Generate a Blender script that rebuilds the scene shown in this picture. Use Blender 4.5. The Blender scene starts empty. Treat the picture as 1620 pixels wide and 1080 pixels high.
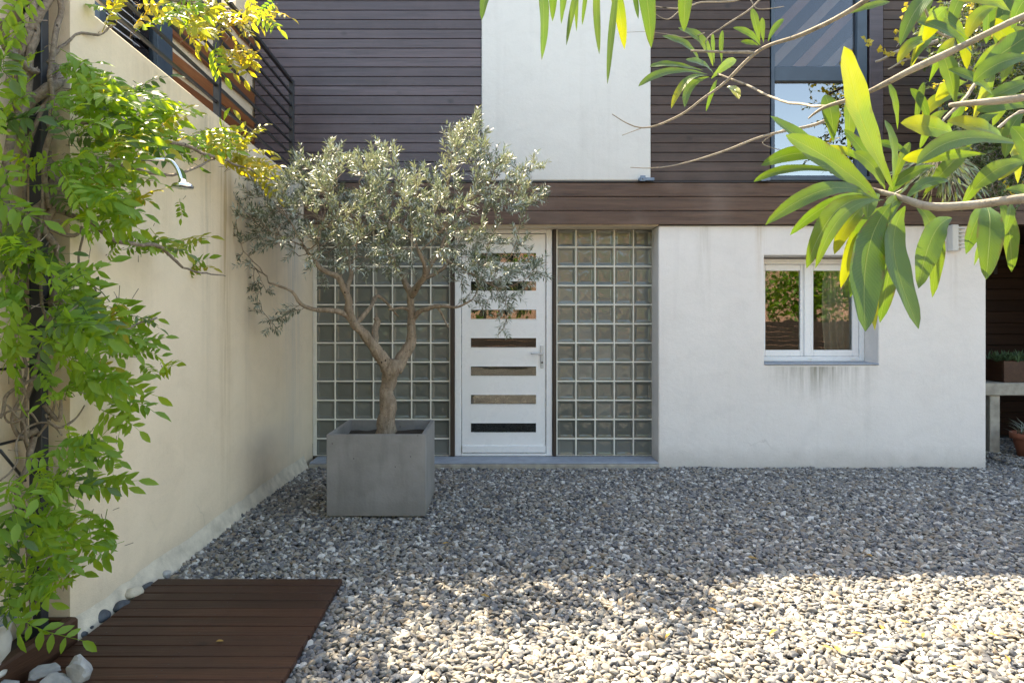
import bpy, bmesh, math, random
import numpy as np
from mathutils import Vector, Matrix, Quaternion, noise
random.seed(7)
rng = np.random.default_rng(7)
R = math.radians
scene = bpy.context.scene
C = scene.collection

# ------------------------------------------------------------------ camera, light, exposure
CAMZ = 1.50
cam_d = bpy.data.cameras.new('camera'); cam = bpy.data.objects.new('camera', cam_d); C.objects.link(cam)
cam.location = (0, 0, CAMZ); cam.rotation_euler = (R(90), 0, 0)
cam_d.sensor_width = 36; cam_d.lens = 24
cam_d.shift_x = 20/1620; cam_d.shift_y = -40/1620
cam_d.clip_start = 0.05; cam_d.clip_end = 500
scene.camera = cam
SUN = Vector((-.39, .58, 1.0)).normalized()      # towards the sun: behind the house, from the left
world = bpy.data.worlds.new('World'); scene.world = world; world.use_nodes = True
wn = world.node_tree.nodes; wl = world.node_tree.links; wn.clear()
sky = wn.new('ShaderNodeTexSky'); sky.sky_type = 'NISHITA'; sky.sun_disc = False
sky.sun_elevation = math.asin(SUN.z); sky.sun_rotation = math.atan2(SUN.x, SUN.y)
sky.air_density = 1.0; sky.dust_density = 1.5; sky.ozone_density = 1.0
bg = wn.new('ShaderNodeBackground'); bg.inputs['Strength'].default_value = 0.15
wo = wn.new('ShaderNodeOutputWorld')
wl.new(sky.outputs[0], bg.inputs[0]); wl.new(bg.outputs[0], wo.inputs[0])
sd = bpy.data.lights.new('sun', 'SUN'); sd.energy = 4.6; sd.angle = R(0.53); sd.color = (1.0, .94, .84)
so = bpy.data.objects.new('sun', sd); C.objects.link(so); so.location = (-4, 8, 12)
so.rotation_euler = (-SUN).to_track_quat('-Z', 'Y').to_euler()
vs = scene.view_settings
vs.view_transform = 'Standard'; vs.look = 'None'; vs.gamma = 1; vs.use_curve_mapping = False
vs.exposure = 2.2
vs.use_white_balance = True; vs.white_balance_temperature = 8300; vs.white_balance_tint = 8   # set for open shade, as the camera was
scene.cycles.max_bounces = 8; scene.cycles.diffuse_bounces = 4; scene.cycles.transparent_max_bounces = 12

# ------------------------------------------------------------------ helpers
F = 1080.0; CX = 790.0; CY = 500.0
def P(px, py, d):                      # a point seen at a photograph pixel, at a distance along the view axis
    return Vector(((px-CX)/F*d, d, CAMZ + (CY-py)/F*d))

def tagit(o, label=None, cat=None, group=None, kind=None):
    if label: o['label'] = label
    if cat: o['category'] = cat
    if group: o['group'] = group
    if kind: o['kind'] = kind
    return o
def thing(name, label, cat, loc=(0, 0, 0), group=None):
    o = bpy.data.objects.new(name, None); C.objects.link(o); o.location = loc
    o.empty_display_size = .1
    return tagit(o, label, cat, group)
def wloc(o):
    p = Vector((0, 0, 0))
    while o is not None:
        p = p + Vector(o.location); o = o.parent
    return p
def link_mesh(name, me, parent, centre):
    o = bpy.data.objects.new(name, me); C.objects.link(o)
    if parent is not None:
        o.parent = parent; o.location = Vector(centre) - wloc(parent)
    else: o.location = centre
    return o
def mk(name, V, Fc, m, parent=None, smooth=False, attr=None):
    """one mesh object from world coordinates; its origin goes to the middle of its base"""
    V = np.asarray(V, dtype=float)
    c = np.array([(V[:, 0].min()+V[:, 0].max())/2, (V[:, 1].min()+V[:, 1].max())/2, V[:, 2].min()])
    me = bpy.data.meshes.new(name); me.from_pydata((V-c).tolist(), [], Fc)
    if m is not None: me.materials.append(m)
    if smooth: me.polygons.foreach_set('use_smooth', [True]*len(me.polygons))
    if attr is not None:
        a = me.attributes.new('tint', 'FLOAT', 'FACE'); a.data.foreach_set('value', np.asarray(attr, dtype=float))
    me.update()
    return link_mesh(name, me, parent, Vector(c))
def mkbm(name, bm, m, parent=None, smooth=False):
    bmesh.ops.recalc_face_normals(bm, faces=bm.faces)
    V = [v.co.copy() for v in bm.verts]; bm.verts.index_update()
    Fc = [[v.index for v in f.verts] for f in bm.faces]; bm.free()
    return mk(name, V, Fc, m, parent, smooth)
def bx(bm, x0, x1, y0, y1, z0, z1, bev=0.0, seg=1):
    r = bmesh.ops.create_cube(bm, size=1.0)
    for v in r['verts']:
        v.co = Vector(((x0+x1)/2+v.co.x*(x1-x0), (y0+y1)/2+v.co.y*(y1-y0), (z0+z1)/2+v.co.z*(z1-z0)))
    if bev > 0:
        es = list({e for v in r['verts'] for e in v.link_edges})
        bmesh.ops.bevel(bm, geom=es, offset=bev, segments=seg, affect='EDGES', profile=.5)
def box(name, x0, x1, y0, y1, z0, z1, m, parent=None, bev=0.0, seg=1, smooth=False):
    bm = bmesh.new(); bx(bm, x0, x1, y0, y1, z0, z1, bev, seg)
    return mkbm(name, bm, m, parent, smooth)
def tube_geo(pts, rad, n=7, V=None, Fc=None, cap=True):
    if V is None: V = []; Fc = []
    pts = [Vector(p) for p in pts]
    if not hasattr(rad, '__len__'): rad = [rad]*len(pts)
    t = (pts[1]-pts[0]).normalized()
    u = t.orthogonal().normalized()
    b0 = len(V)
    for i, p in enumerate(pts):
        if i == 0: tt = (pts[1]-pts[0])
        elif i == len(pts)-1: tt = (pts[-1]-pts[-2])
        else: tt = (pts[i+1]-pts[i-1])
        if tt.length > 1e-9:
            tt.normalize(); u = (u - tt*u.dot(tt))
            u = u.normalized() if u.length > 1e-6 else tt.orthogonal().normalized()
            t = tt
        w = t.cross(u)
        for k in range(n):
            a = 2*math.pi*k/n
            V.append(p + (u*math.cos(a)+w*math.sin(a))*rad[i])
    for i in range(len(pts)-1):
        for k in range(n):
            a = b0+i*n+k; b = b0+i*n+(k+1) % n
            Fc.append([a, b, b+n, a+n])
    if cap:
        Fc.append([b0+k for k in range(n)][::-1]); e = b0+(len(pts)-1)*n
        Fc.append([e+k for k in range(n)])
    return V, Fc
def smooth_path(pts, sub=5):
    pts = [Vector(p) for p in pts]
    if len(pts) < 3: return pts
    out = []
    for i in range(len(pts)-1):
        p0 = pts[max(i-1, 0)]; p1 = pts[i]; p2 = pts[i+1]; p3 = pts[min(i+2, len(pts)-1)]
        for s in range(sub):
            t = s/sub
            out.append(.5*((2*p1)+(p2-p0)*t+(2*p0-5*p1+4*p2-p3)*t*t+(3*p1-p0-3*p2+p3)*t**3))
    out.append(pts[-1]); return out
def gnarl(path, amp, sc=6.0, seed=0):
    o = []
    for i, p in enumerate(path):
        k = min(1, i/2)
        o.append(p + Vector(noise.noise_vector(p*sc+Vector((seed*3.7, seed, 0))))*amp*k)
    return o
def lathe_geo(prof, cx, cy, n=24, V=None, Fc=None):
    if V is None: V = []; Fc = []
    b0 = len(V)
    for r, z in prof:
        for k in range(n):
            a = 2*math.pi*k/n; V.append(Vector((cx+r*math.cos(a), cy+r*math.sin(a), z)))
    for i in range(len(prof)-1):
        for k in range(n):
            a = b0+i*n+k; b = b0+i*n+(k+1) % n
            Fc.append([a, b, b+n, a+n])
    return V, Fc

# ------------------------------------------------------------------ materials
class M:
    def __init__(s, name):
        s.m = bpy.data.materials.new(name); s.m.use_nodes = True
        s.t = s.m.node_tree; s.t.nodes.clear()
        s.out = s.t.nodes.new('ShaderNodeOutputMaterial')
    def n(s, typ, ins=None, **props):
        nd = s.t.nodes.new('ShaderNode'+typ)
        for k, v in props.items(): setattr(nd, k, v)
        for k, v in (ins or {}).items():
            sk = nd.inputs[k]
            if isinstance(v, bpy.types.NodeSocket): s.t.links.new(v, sk)
            else: sk.default_value = v
        return nd
    def ramp(s, fac, stops, interp='LINEAR'):
        nd = s.t.nodes.new('ShaderNodeValToRGB'); cr = nd.color_ramp; cr.interpolation = interp
        while len(cr.elements) < len(stops): cr.elements.new(.5)
        for e, (p, c) in zip(cr.elements, stops):
            e.position = p; e.color = (*c, 1) if hasattr(c, '__len__') else (c, c, c, 1)
        s.t.links.new(fac, nd.inputs[0]); return nd.outputs[0]
    def math(s, op, a, b=0.0, c=0.0, clamp=False):
        nd = s.n('Math', {0: a, 1: b, 2: c}, operation=op); nd.use_clamp = clamp; return nd.outputs[0]
    def mix(s, f, a, b, mode='MIX'):
        nd = s.n('Mix', data_type='RGBA', blend_type=mode)
        for i, v in ((0, f), (6, a), (7, b)):
            if isinstance(v, bpy.types.NodeSocket): s.t.links.new(v, nd.inputs[i])
            else: nd.inputs[i].default_value = v if i == 0 else ((*v, 1) if len(v) == 3 else v)
        return nd.outputs[2]
    def pos(s, sc=(1, 1, 1), off=(0, 0, 0), rnd=False):
        g = s.n('NewGeometry'); v = g.outputs['Position']
        if rnd:
            oi = s.n('ObjectInfo'); r = s.math('MULTIPLY', oi.outputs['Random'], 37.0)
            cb = s.n('CombineXYZ', {0: r, 1: r, 2: r})
            v = s.n('VectorMath', {0: v, 1: cb.outputs[0]}, operation='ADD').outputs[0]
        mp = s.n('Mapping', {'Vector': v, 'Scale': sc, 'Location': off}); return mp.outputs[0]
    def noise(s, vec, scale, detail=4, rough=.55, dist=0.0):
        return s.n('TexNoise', {'Vector': vec, 'Scale': scale, 'Detail': detail, 'Roughness': rough, 'Distortion': dist}).outputs[0]
    def bump(s, h, strength=.3, dist=.01):
        return s.n('Bump', {'Height': h, 'Strength': strength, 'Distance': dist}).outputs[0]
    def pr(s, col, rough=.6, normal=None, spec=.5, metal=0.0, **kw):
        ins = {'Base Color': col if isinstance(col, bpy.types.NodeSocket) else (*col, 1), 'Roughness': rough,
               'Specular IOR Level': spec, 'Metallic': metal}
        ins.update(kw)
        if normal is not None: ins['Normal'] = normal
        p = s.n('BsdfPrincipled', ins); return p.outputs[0]
    def done(s, sh):
        s.t.links.new(sh, s.out.inputs[0]); return s.m

def stucco(name, base, warm, stains=()):
    m = M(name); g = m.pos()
    big = m.noise(g, .9, 5, .6); col = m.ramp(big, [(.3, base), (.75, warm)])
    st = m.noise(m.pos((7, 7, .35)), 1.0, 4, .6)                        # rain runs
    col = m.mix(m.ramp(st, [(.56, 0.0), (.85, .22)]), col, tuple(c*.62 for c in warm))
    sep = m.n('SeparateXYZ', {0: m.n('NewGeometry').outputs['Position']})
    for (ax, c0, w, z0, z1, colr, amt) in stains:                       # one stain each: middle, width, from, to
        q = sep.outputs['X' if ax == 'x' else 'Y']
        a = m.math('SUBTRACT', 1.0, m.math('DIVIDE', m.math('ABSOLUTE', m.math('SUBTRACT', q, c0)), w), clamp=True)
        z = sep.outputs['Z']
        up = m.math('MULTIPLY', m.math('SUBTRACT', z1, z), 60.0, clamp=True)
        fd = m.math('DIVIDE', m.math('SUBTRACT', z, z0), z1-z0, clamp=True)
        sn = m.ramp(m.noise(m.pos((22, 22, 1.1)), 1.0, 5, .65), [(.36, 0.0), (.62, 1.0)])
        k = m.math('MULTIPLY', m.math('MULTIPLY', a, up), m.math('MULTIPLY', m.math('POWER', fd, 1.6), sn))
        col = m.mix(m.math('MULTIPLY', k, amt, clamp=True), col, colr)
    fine = m.noise(g, 190, 3, .6); mid = m.noise(g, 28, 4, .6)
    low = m.ramp(m.math('ADD', sep.outputs['Z'], m.math('MULTIPLY', m.noise(g, 5, 4), .22)), [(.09, 1.0), (.32, 0.0)])
    col = m.mix(m.math('MULTIPLY', low, .42), col, (.30, .27, .22))     # splashed dirt along the base
    tw = m.noise(m.pos((3.2, 3.2, 5.0)), 1.0, 6, .7, .8)
    col = m.mix(.30, col, m.ramp(tw, [(.30, .80), (.55, 1.0)]), 'MULTIPLY')
    vd = m.n('TexVoronoi', {'Vector': m.n('VectorMath', {0: m.pos((.9, .9, .6)), 1: m.n('VectorMath', {0: m.n('TexNoise', {'Vector': m.pos(), 'Scale': 2.5, 'Detail': 5.0}).outputs['Color'], 'Scale': .5}, operation='SCALE').outputs[0]}, operation='ADD').outputs[0], 'Scale': .9}, feature='DISTANCE_TO_EDGE').outputs['Distance']
    crk = m.math('MULTIPLY', m.ramp(vd, [(.0, 1.0), (.006, 0.0)]), m.ramp(m.noise(m.pos(), .8, 3), [(.60, 0.0), (.68, .25)]))
    col = m.mix(crk, col, (.25, .22, .18))
    h = m.math('ADD', m.math('MULTIPLY', fine, .6), mid)
    h = m.math('ADD', h, m.math('MULTIPLY', tw, .8))
    col = m.mix(.10, col, m.ramp(fine, [(.3, .35), (.7, 1.0)]), 'MULTIPLY')
    return m.done(m.pr(col, .88, m.bump(h, .45, .006), .25))

def wood(name, dark, light, rough=.55, axis='x', spec=.4, bumpk=.25, fleck=None):
    m = M(name)
    sc = {'x': (1.1, 26, 26), 'y': (26, 1.1, 26), 'z': (26, 26, 1.1)}[axis]
    g = m.noise(m.pos(sc, rnd=True), 1.0, 6, .65, .6)
    sc2 = {'x': (5, 160, 160), 'y': (160, 5, 160), 'z': (160, 160, 5)}[axis]
    f = m.noise(m.pos(sc2, rnd=True), 1.0, 3, .6)
    col = m.ramp(g, [(.28, dark), (.72, light)])
    col = m.mix(.55, col, m.ramp(f, [(.3, .40), (.7, 1.1)]), 'MULTIPLY')
    kn = m.n('TexVoronoi', {'Vector': m.pos(tuple(v/13 if v > 5 else v*1.3 for v in sc), rnd=True), 'Scale': 1.6}).outputs['Distance']
    col = m.mix(m.ramp(kn, [(.03, .8), (.10, 0.0)]), col, tuple(c*.3 for c in dark))
    r = m.n('ObjectInfo').outputs['Random']
    col = m.mix(m.math('MULTIPLY', r, .65), col, tuple(c*.72 for c in dark))
    wx = m.noise(m.pos((1, 1, 1)), 1.6, 5, .6)
    if fleck: col = m.mix(m.ramp(wx, [(.5, 0.0), (.8, .55)]), col, fleck)
    rg = m.ramp(wx, [(.3, rough-.1), (.7, rough+.15)])
    return m.done(m.pr(col, rg, m.bump(m.math('ADD', g, f), bumpk, .004), spec))

def plain(name, col, rough=.5, metal=0.0, spec=.5, var=.12, bumps=0.0):
    m = M(name); n1 = m.noise(m.pos(), 9, 5, .6)
    c = m.mix(m.ramp(n1, [(.35, 0.0), (.8, 1.0)]), col, tuple(x*(1-var*2) for x in col))
    nr = m.bump(m.noise(m.pos(), 120, 3), bumps, .003) if bumps else None
    return m.done(m.pr(c, m.ramp(n1, [(.3, max(.03, rough-.06)), (.7, rough+.08)]), nr, spec, metal))

def leafmat(name, top, under, trans, tfac=.42, rough=.4, attr=False, spread=.5, alt=None, spec=.5):
    m = M(name)
    if attr: r = m.n('Attribute', attribute_name='tint').outputs['Fac']
    else: r = m.n('ObjectInfo').outputs['Random']
    geo = m.n('NewGeometry')
    n1 = m.noise(m.pos(), 14, 3)
    alt = alt or tuple(min(1, c*1.6) for c in top)
    f = m.math('ADD', m.math('MULTIPLY', r, spread), m.math('MULTIPLY', m.math('SUBTRACT', n1, .5), .35), clamp=True)
    ct = m.mix(f, top, alt)
    cu = m.mix(f, under, tuple(min(1, c*1.25) for c in under))
    col = m.mix(geo.outputs['Backfacing'], ct, cu)
    tr = m.mix(f, trans, (min(1, trans[0]*1.7), trans[1]*1.15, trans[2]))
    a = m.pr(col, rough, m.bump(m.noise(m.pos(), 60, 3), .12, .003), spec)
    b = m.n('BsdfTranslucent', {'Color': tr}).outputs[0]
    return m.done(m.n('MixShader', {0: tfac, 1: a, 2: b}).outputs[0])

def bigleafmat(name, top, alt, under, trans, tfac, tipcol=None, tiptr=None):
    m = M(name); r = m.n('ObjectInfo').outputs['Random']; geo = m.n('NewGeometry')
    u = m.n('Attribute', attribute_name='across').outputs['Fac']; t = m.n('Attribute', attribute_name='along').outputs['Fac']
    au = m.math('ABSOLUTE', u)
    rib = m.math('SUBTRACT', 1.0, m.math('DIVIDE', au, .055), clamp=True)
    vein = m.math('SINE', m.math('SUBTRACT', m.math('MULTIPLY', t, 230.0), m.math('MULTIPLY', au, 26.0)))
    vein = m.math('MULTIPLY', m.math('POWER', m.math('MAXIMUM', vein, 0.0), 5.0), .13)
    n1 = m.noise(m.pos(rnd=True), 22, 4); n2 = m.noise(m.pos(rnd=True), 70, 4, .7)
    f = m.math('ADD', m.math('MULTIPLY', r, .7), m.math('MULTIPLY', m.math('SUBTRACT', n1, .45), 1.1), clamp=True)
    ct = m.mix(f, top, alt); cu = m.mix(f, under, tuple(c*1.2 for c in under))
    col = m.mix(geo.outputs['Backfacing'], ct, cu)
    if tipcol:
        ty = m.ramp(m.math('ADD', t, m.math('MULTIPLY', m.math('SUBTRACT', n1, .5), .6)), [(.45, 0.0), (.80, 1.0)])
        col = m.mix(ty, col, tipcol)
    k = m.math('MAXIMUM', m.math('MULTIPLY', rib, .8), vein)
    col = m.mix(k, col, (.26, .32, .11))
    edge = m.math('MULTIPLY', m.ramp(au, [(.74, 0.0), (1.0, 1.0)]), m.ramp(n2, [(.5, 0.0), (.62, 1.0)]))
    spot = m.ramp(n2, [(.66, 0.0), (.71, 1.0)])
    bl = m.math('MAXIMUM', edge, spot); col = m.mix(m.math('MULTIPLY', bl, .75), col, (.16, .10, .035))
    tr = m.mix(f, trans, (trans[0]*1.5, trans[1]*1.1, trans[2])); tr = m.mix(m.math('MULTIPLY', k, .8), tr, (.30, .36, .08))
    if tipcol: tr = m.mix(ty, tr, tiptr)
    tr = m.mix(m.math('MULTIPLY', bl, .8), tr, (.12, .06, .02))
    h = m.math('ADD', m.math('MULTIPLY', vein, -1.5), m.math('ADD', m.math('MULTIPLY', rib, -1.0), m.math('MULTIPLY', n2, .4)))
    a = m.pr(col, .36, m.bump(h, .35, .003), .55)
    b = m.n('BsdfTranslucent', {'Color': tr}).outputs[0]
    return m.done(m.n('MixShader', {0: tfac, 1: a, 2: b}).outputs[0])

def bark(name, a, b, sc=(20, 20, 5), bmp=.8):
    m = M(name); g = m.noise(m.pos(sc), 1.0, 6, .7, 1.2); h = m.noise(m.pos(), 45, 5, .65)
    col = m.ramp(g, [(.3, a), (.7, b)])
    col = m.mix(m.ramp(h, [(.25, .75), (.45, 0.0)]), col, tuple(c*.25 for c in a))
    vo = m.n('TexVoronoi', {'Vector': m.pos((1, 1, .8)), 'Scale': 26.0, 'Randomness': 1.0}).outputs['Distance']
    sp_ = m.math('MULTIPLY', m.ramp(vo, [(.10, 1.0), (.20, 0.0)]), m.ramp(m.noise(m.pos(), 7, 3), [(.5, 0.0), (.58, 1.0)]))
    col = m.mix(sp_, col, tuple(c*.15 for c in a))
    return m.done(m.pr(col, .9, m.bump(m.math('SUBTRACT', m.math('ADD', g, h), sp_), bmp, .012), .2))

def glassmat(name, tint=(.75, .8, .8), ior=1.75, wav=.04, sc=3.0):
    m = M(name)
    nr = m.bump(m.noise(m.pos(), sc, 2, .5), wav, .02)
    fr = m.n('Fresnel', {'IOR': ior, 'Normal': nr}).outputs[0]
    gl = m.n('BsdfGlossy', {'Roughness': .015, 'Color': (.95, .97, 1, 1), 'Normal': nr}).outputs[0]
    tr = m.n('BsdfTransparent', {'Color': (*tint, 1)}).outputs[0]
    return m.done(m.n('MixShader', {0: fr, 1: tr, 2: gl}).outputs[0])

MAT = {}
MAT['white_stucco'] = stucco('white_stucco', (.805, .765, .725), (.745, .70, .655), stains=(
    ('x', 3.22, .62, .55, 1.004, (.20, .18, .12), 1.0), ('x', 2.62, .07, 1.5, 2.41, (.50, .36, .22), .8),
    ('x', 2.05, .10, 1.2, 2.41, (.42, .38, .30), .55), ('x', 4.55, .05, 1.2, 2.12, (.45, .38, .30), .6),
    ('x', 4.2, .35, 1.2, 2.41, (.5, .47, .4), .35)))
MAT['panel_stucco'] = stucco('panel_stucco', (.70, .705, .69), (.65, .655, .64))
MAT['cream_stucco'] = stucco('cream_stucco', (.83, .70, .53), (.73, .60, .44), stains=(
    ('y', 4.86, .16, -.6, 2.86, (.46, .33, .18), 1.3), ('y', 4.55, .12, .2, 2.86, (.45, .39, .30), .9), ('y', 5.3, .10, -.3, 2.8, (.36, .31, .25), .9), ('y', 6.45, .35, -1.5, 2.8, (.42, .42, .40), 1.1),
    ('y', 3.9, .35, 1.2, 2.9, (.48, .40, .28), .5), ('y', 5.9, .30, .2, 2.8, (.5, .47, .40), .5)))
MAT['clad'] = wood('dark_stained_cladding', (.036, .022, .018), (.110, .068, .052), .5, 'x', .45, .45, (.14, .105, .095))
MAT['clad_cool'] = wood('weathered_sky_tint_cladding', (.054, .041, .052), (.145, .110, .130), .42, 'x', .6, .4, (.13, .115, .135))  # weathered stained boards; the violet tint imitates reflected sky
MAT['alcovewood'] = wood('shade_darkened_alcove_boards', (.022, .011, .007), (.060, .032, .020), .6, 'x', .2)  # alcove wood, darkened in colour to imitate deep shade
MAT['band'] = wood('brown_stained_band', (.055, .029, .020), (.180, .102, .067), .5, 'x', .4, .55, (.22, .165, .135))
MAT['postwood'] = wood('dark_wood_post', (.035, .024, .018), (.10, .068, .048), .55, 'z')
MAT['deckwood'] = wood('deck_hardwood', (.026, .009, .005), (.082, .029, .014), .5, 'x', .3, .5, (.075, .048, .034))
MAT['boxwood'] = wood('planter_hardwood', (.05, .020, .010), (.13, .055, .026), .5, 'y', .4, .5)
MAT['orangewood'] = wood('varnished_red_pine', (.24, .075, .022), (.40, .15, .05), .4, 'y')
MAT['pvc'] = plain('white_pvc', (.80, .81, .81), .28, var=.03)
MAT['mortar'] = plain('pale_block_mortar', (.82, .80, .71), .8, var=.10, bumps=.2)
MAT['step_paint'] = plain('blue_grey_step_paint', (.30, .34, .40), .6, var=.12, bumps=.3)
MAT['plinth_render'] = plain('greyish_base_render', (.66, .59, .475), .9, var=.22, bumps=.9)
MAT['concrete_raw'] = plain('rough_concrete', (.42, .39, .33), .9, var=.25, bumps=.8)
MAT['steel_black'] = plain('black_painted_steel', (.022, .024, .030), .38, var=.1)
MAT['frame_blue'] = plain('slate_blue_aluminium', (.045, .075, .11), .4, var=.08)
MAT['chrome'] = plain('chrome', (.75, .76, .78), .1, metal=1.0, var=.02)
MAT['zinc'] = plain('blue_grey_metal', (.16, .22, .30), .45, metal=.3)
MAT['handle'] = plain('satin_steel', (.62, .62, .62), .28, metal=1.0, var=.04)
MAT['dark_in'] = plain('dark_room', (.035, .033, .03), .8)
MAT['slat_a'] = plain('pale_reflection_slat', (.26, .21, .15), .6); MAT['slat_b'] = plain('brown_reflection_slat', (.24, .12, .05), .5)  # tones imitating the slanted reflections in the upper window
MAT['soil'] = plain('dark_soil', (.045, .035, .026), .95, bumps=1.0, var=.3)
MAT['curtain'] = plain('beige_curtain', (.62, .52, .42), .85, var=.1)
MAT['terracotta'] = plain('terracotta', (.30, .10, .055), .8, var=.15, bumps=.3)
MAT['urn'] = plain('glazed_white_urn', (.55, .54, .50), .35, var=.15)
MAT['lamp_white'] = plain('grey_white_lamp', (.58, .58, .56), .5, var=.06)
MAT['glass'] = glassmat('window_glass')
MAT['glass_up'] = glassmat('upper_window_glass', (.85, .85, .88), 1.55, .03, 2.0)
MAT['glass_mirror'] = glassmat('reflective_upper_glass', (.5, .55, .6), 3.4, .03, 2.0)
MAT['blind'] = plain('pale_blind', (.62, .68, .78), .4, var=.03)
def concrete():
    m = M('cast_concrete'); g = m.pos(); n1 = m.noise(g, 3.2, 6, .65); n2 = m.noise(m.pos((9, 9, 1.5)), 1.0, 5, .6)
    col = m.ramp(n1, [(.3, (.185, .18, .172)), (.72, (.275, .27, .262))])
    col = m.mix(m.ramp(n2, [(.50, 0.0), (.75, .55)]), col, (.12, .115, .11))
    col = m.mix(m.ramp(m.math('ADD', m.n('SeparateXYZ', {0: m.n('NewGeometry').outputs['Position']}).outputs['Z'], m.math('MULTIPLY', n2, .2)), [(.10, .5), (.26, 0.0)]), col, (.13, .12, .10))
    vo = m.n('TexVoronoi', {'Vector': g, 'Scale': 11.0}); hole = m.ramp(vo.outputs['Distance'], [(.035, 1.0), (.06, 0.0)])
    col = m.mix(hole, col, (.04, .04, .04))
    h = m.math('SUBTRACT', m.noise(g, 60, 4), m.math('MULTIPLY', hole, 3))
    return m.done(m.pr(col, .72, m.bump(h, .3, .006), .35))
MAT['concrete'] = concrete()
def blockglass():
    m = M('glass_block_glass'); v = m.pos(rnd=True)
    nz = m.n('TexNoise', {'Vector': v, 'Scale': 5.5, 'Detail': 2.0, 'Roughness': .5, 'Distortion': 1.5}).outputs[0]
    nr = m.bump(nz, .38, .022)
    r = m.n('ObjectInfo').outputs['Random']
    big = m.noise(m.pos(), 1.3, 3)
    c = m.ramp(m.math('ADD', m.math('MULTIPLY', r, .35), m.math('MULTIPLY', big, .65)), [(.2, (.075, .082, .070)), (.75, (.175, .185, .165))])
    base = m.pr(c, .45, None, .3)
    fr = m.n('Fresnel', {'IOR': 1.6, 'Normal': nr}).outputs[0]
    gl = m.n('BsdfGlossy', {'Roughness': .10, 'Color': (.95, 1, .97, 1), 'Normal': nr}).outputs[0]
    return m.done(m.n('MixShader', {0: fr, 1: base, 2: gl}).outputs[0])
MAT['block'] = blockglass()
MAT['leaf_vine'] = leafmat('wisteria_leaf', (.070, .185, .014), (.12, .24, .03), (.33, .60, .03), .50, .5, alt=(.28, .42, .02), spread=1.15)
MAT['leaf_shade'] = leafmat('shaded_wisteria_leaf', (.030, .085, .012), (.06, .12, .03), (.12, .26, .02), .35, .45, alt=(.07, .15, .02), spread=.9)  # darker green painting the shade of the left column; a few scattered elsewhere
MAT['leaf_vine_s'] = leafmat('wisteria_leaf_mass', (.060, .16, .014), (.11, .22, .03), (.30, .55, .03), .42, .45, True, .9, alt=(.16, .27, .025))
MAT['leaf_yellow'] = leafmat('sunlit_yellow_wisteria_leaf', (.24, .27, .025), (.22, .25, .04), (.50, .55, .03), .5, .5, alt=(.36, .33, .03), spread=.9)  # yellow tint stands in for sunlight on the bright sprays
MAT['leaf_olive'] = leafmat('olive_leaf', (.070, .098, .065), (.32, .36, .31), (.17, .24, .13), .22, .45, True, 1.0, alt=(.16, .20, .14), spec=.7)
MAT['leaf_big'] = bigleafmat('lanceolate_leaf', (.036, .090, .020), (.080, .150, .028), (.070, .115, .045), (.15, .29, .015), .30)
MAT['leaf_big_y'] = bigleafmat('yellowing_lanceolate_leaf', (.055, .120, .020), (.10, .17, .025), (.09, .14, .04), (.18, .33, .015), .36, (.26, .26, .02), (.36, .40, .015))
MAT['leaf_small'] = leafmat('climber_leaf', (.035, .065, .022), (.09, .12, .05), (.12, .2, .03), .25, .22, True, .8, spec=.9)
MAT['leaf_gold'] = leafmat('golden_climber_leaf', (.42, .36, .03), (.42, .36, .05), (.75, .6, .04), .5, .5, True, .6)
MAT['leaf_succ'] = leafmat('succulent_leaf', (.06, .11, .05), (.06, .11, .05), (.1, .2, .05), .15, .5, True)
MAT['bark_olive'] = bark('olive_bark', (.16, .12, .085), (.36, .29, .22))
MAT['bark_vine'] = bark('vine_bark', (.14, .11, .085), (.34, .28, .22), (30, 30, 30))
MAT['bark_grey'] = bark('smooth_grey_twig', (.22, .19, .15), (.42, .37, .31), (12, 12, 12), .3)
def rock(name, a, b):
    m = M(name); n1 = m.noise(m.pos(), 12, 6, .6)
    return m.done(m.pr(m.ramp(n1, [(.3, a), (.7, b)]), .75, m.bump(m.noise(m.pos(), 40, 5), .5, .01), .4))
MAT['rock_white'] = rock('white_limestone', (.20, .215, .23), (.42, .41, .39))
MAT['rock_cream'] = rock('cream_pebble', (.42, .38, .30), (.58, .53, .43))
MAT['rock_dark'] = rock('dark_slate_pebble', (.035, .042, .052), (.10, .115, .135))
MAT['fallen'] = leafmat('fallen_leaf', (.40, .24, .04), (.3, .18, .04), (.4, .3, .03), .2, .6, alt=(.22, .26, .03), spread=1.0)
MAT['midrib'] = plain('pale_midrib', (.30, .36, .12), .5)

# ------------------------------------------------------------------ ground
def ground_mat():
    m = M('gravel_bed'); v = m.n('TexVoronoi', {'Vector': m.pos(), 'Scale': 30.0})
    c = m.ramp(m.n('SeparateColor', {0: v.outputs['Color']}).outputs[0], [(0.0, (.16, .15, .14)), (.5, (.30, .28, .25)), (1.0, (.45, .42, .37))])
    c = m.mix(m.ramp(v.outputs['Distance'], [(.25, 0.0), (.6, 1.0)]), c, (.05, .045, .04))
    return m.done(m.pr(c, .8, m.bump(m.math('SUBTRACT', 1.0, v.outputs['Distance']), .8, .02), .3))
def gz(x, y): return .004*noise.noise(Vector((x*.9, y*.9, 3))) 
V = []; Fc = []
xs = np.concatenate([[-60, -20, -8], np.linspace(-4, 9, 14), [20, 60]]); ys = np.concatenate([[-60, -25, -12], np.linspace(-6, 9, 16), [30, 60]])
for y in ys:
    for x in xs: V.append((x, y, -.050))
nx = len(xs)
for j in range(len(ys)-1):
    for i in range(nx-1): Fc.append([j*nx+i, j*nx+i+1, (j+1)*nx+i+1, (j+1)*nx+i])
tagit(mk('ground', V, Fc, ground_mat()), kind='structure')

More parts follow.
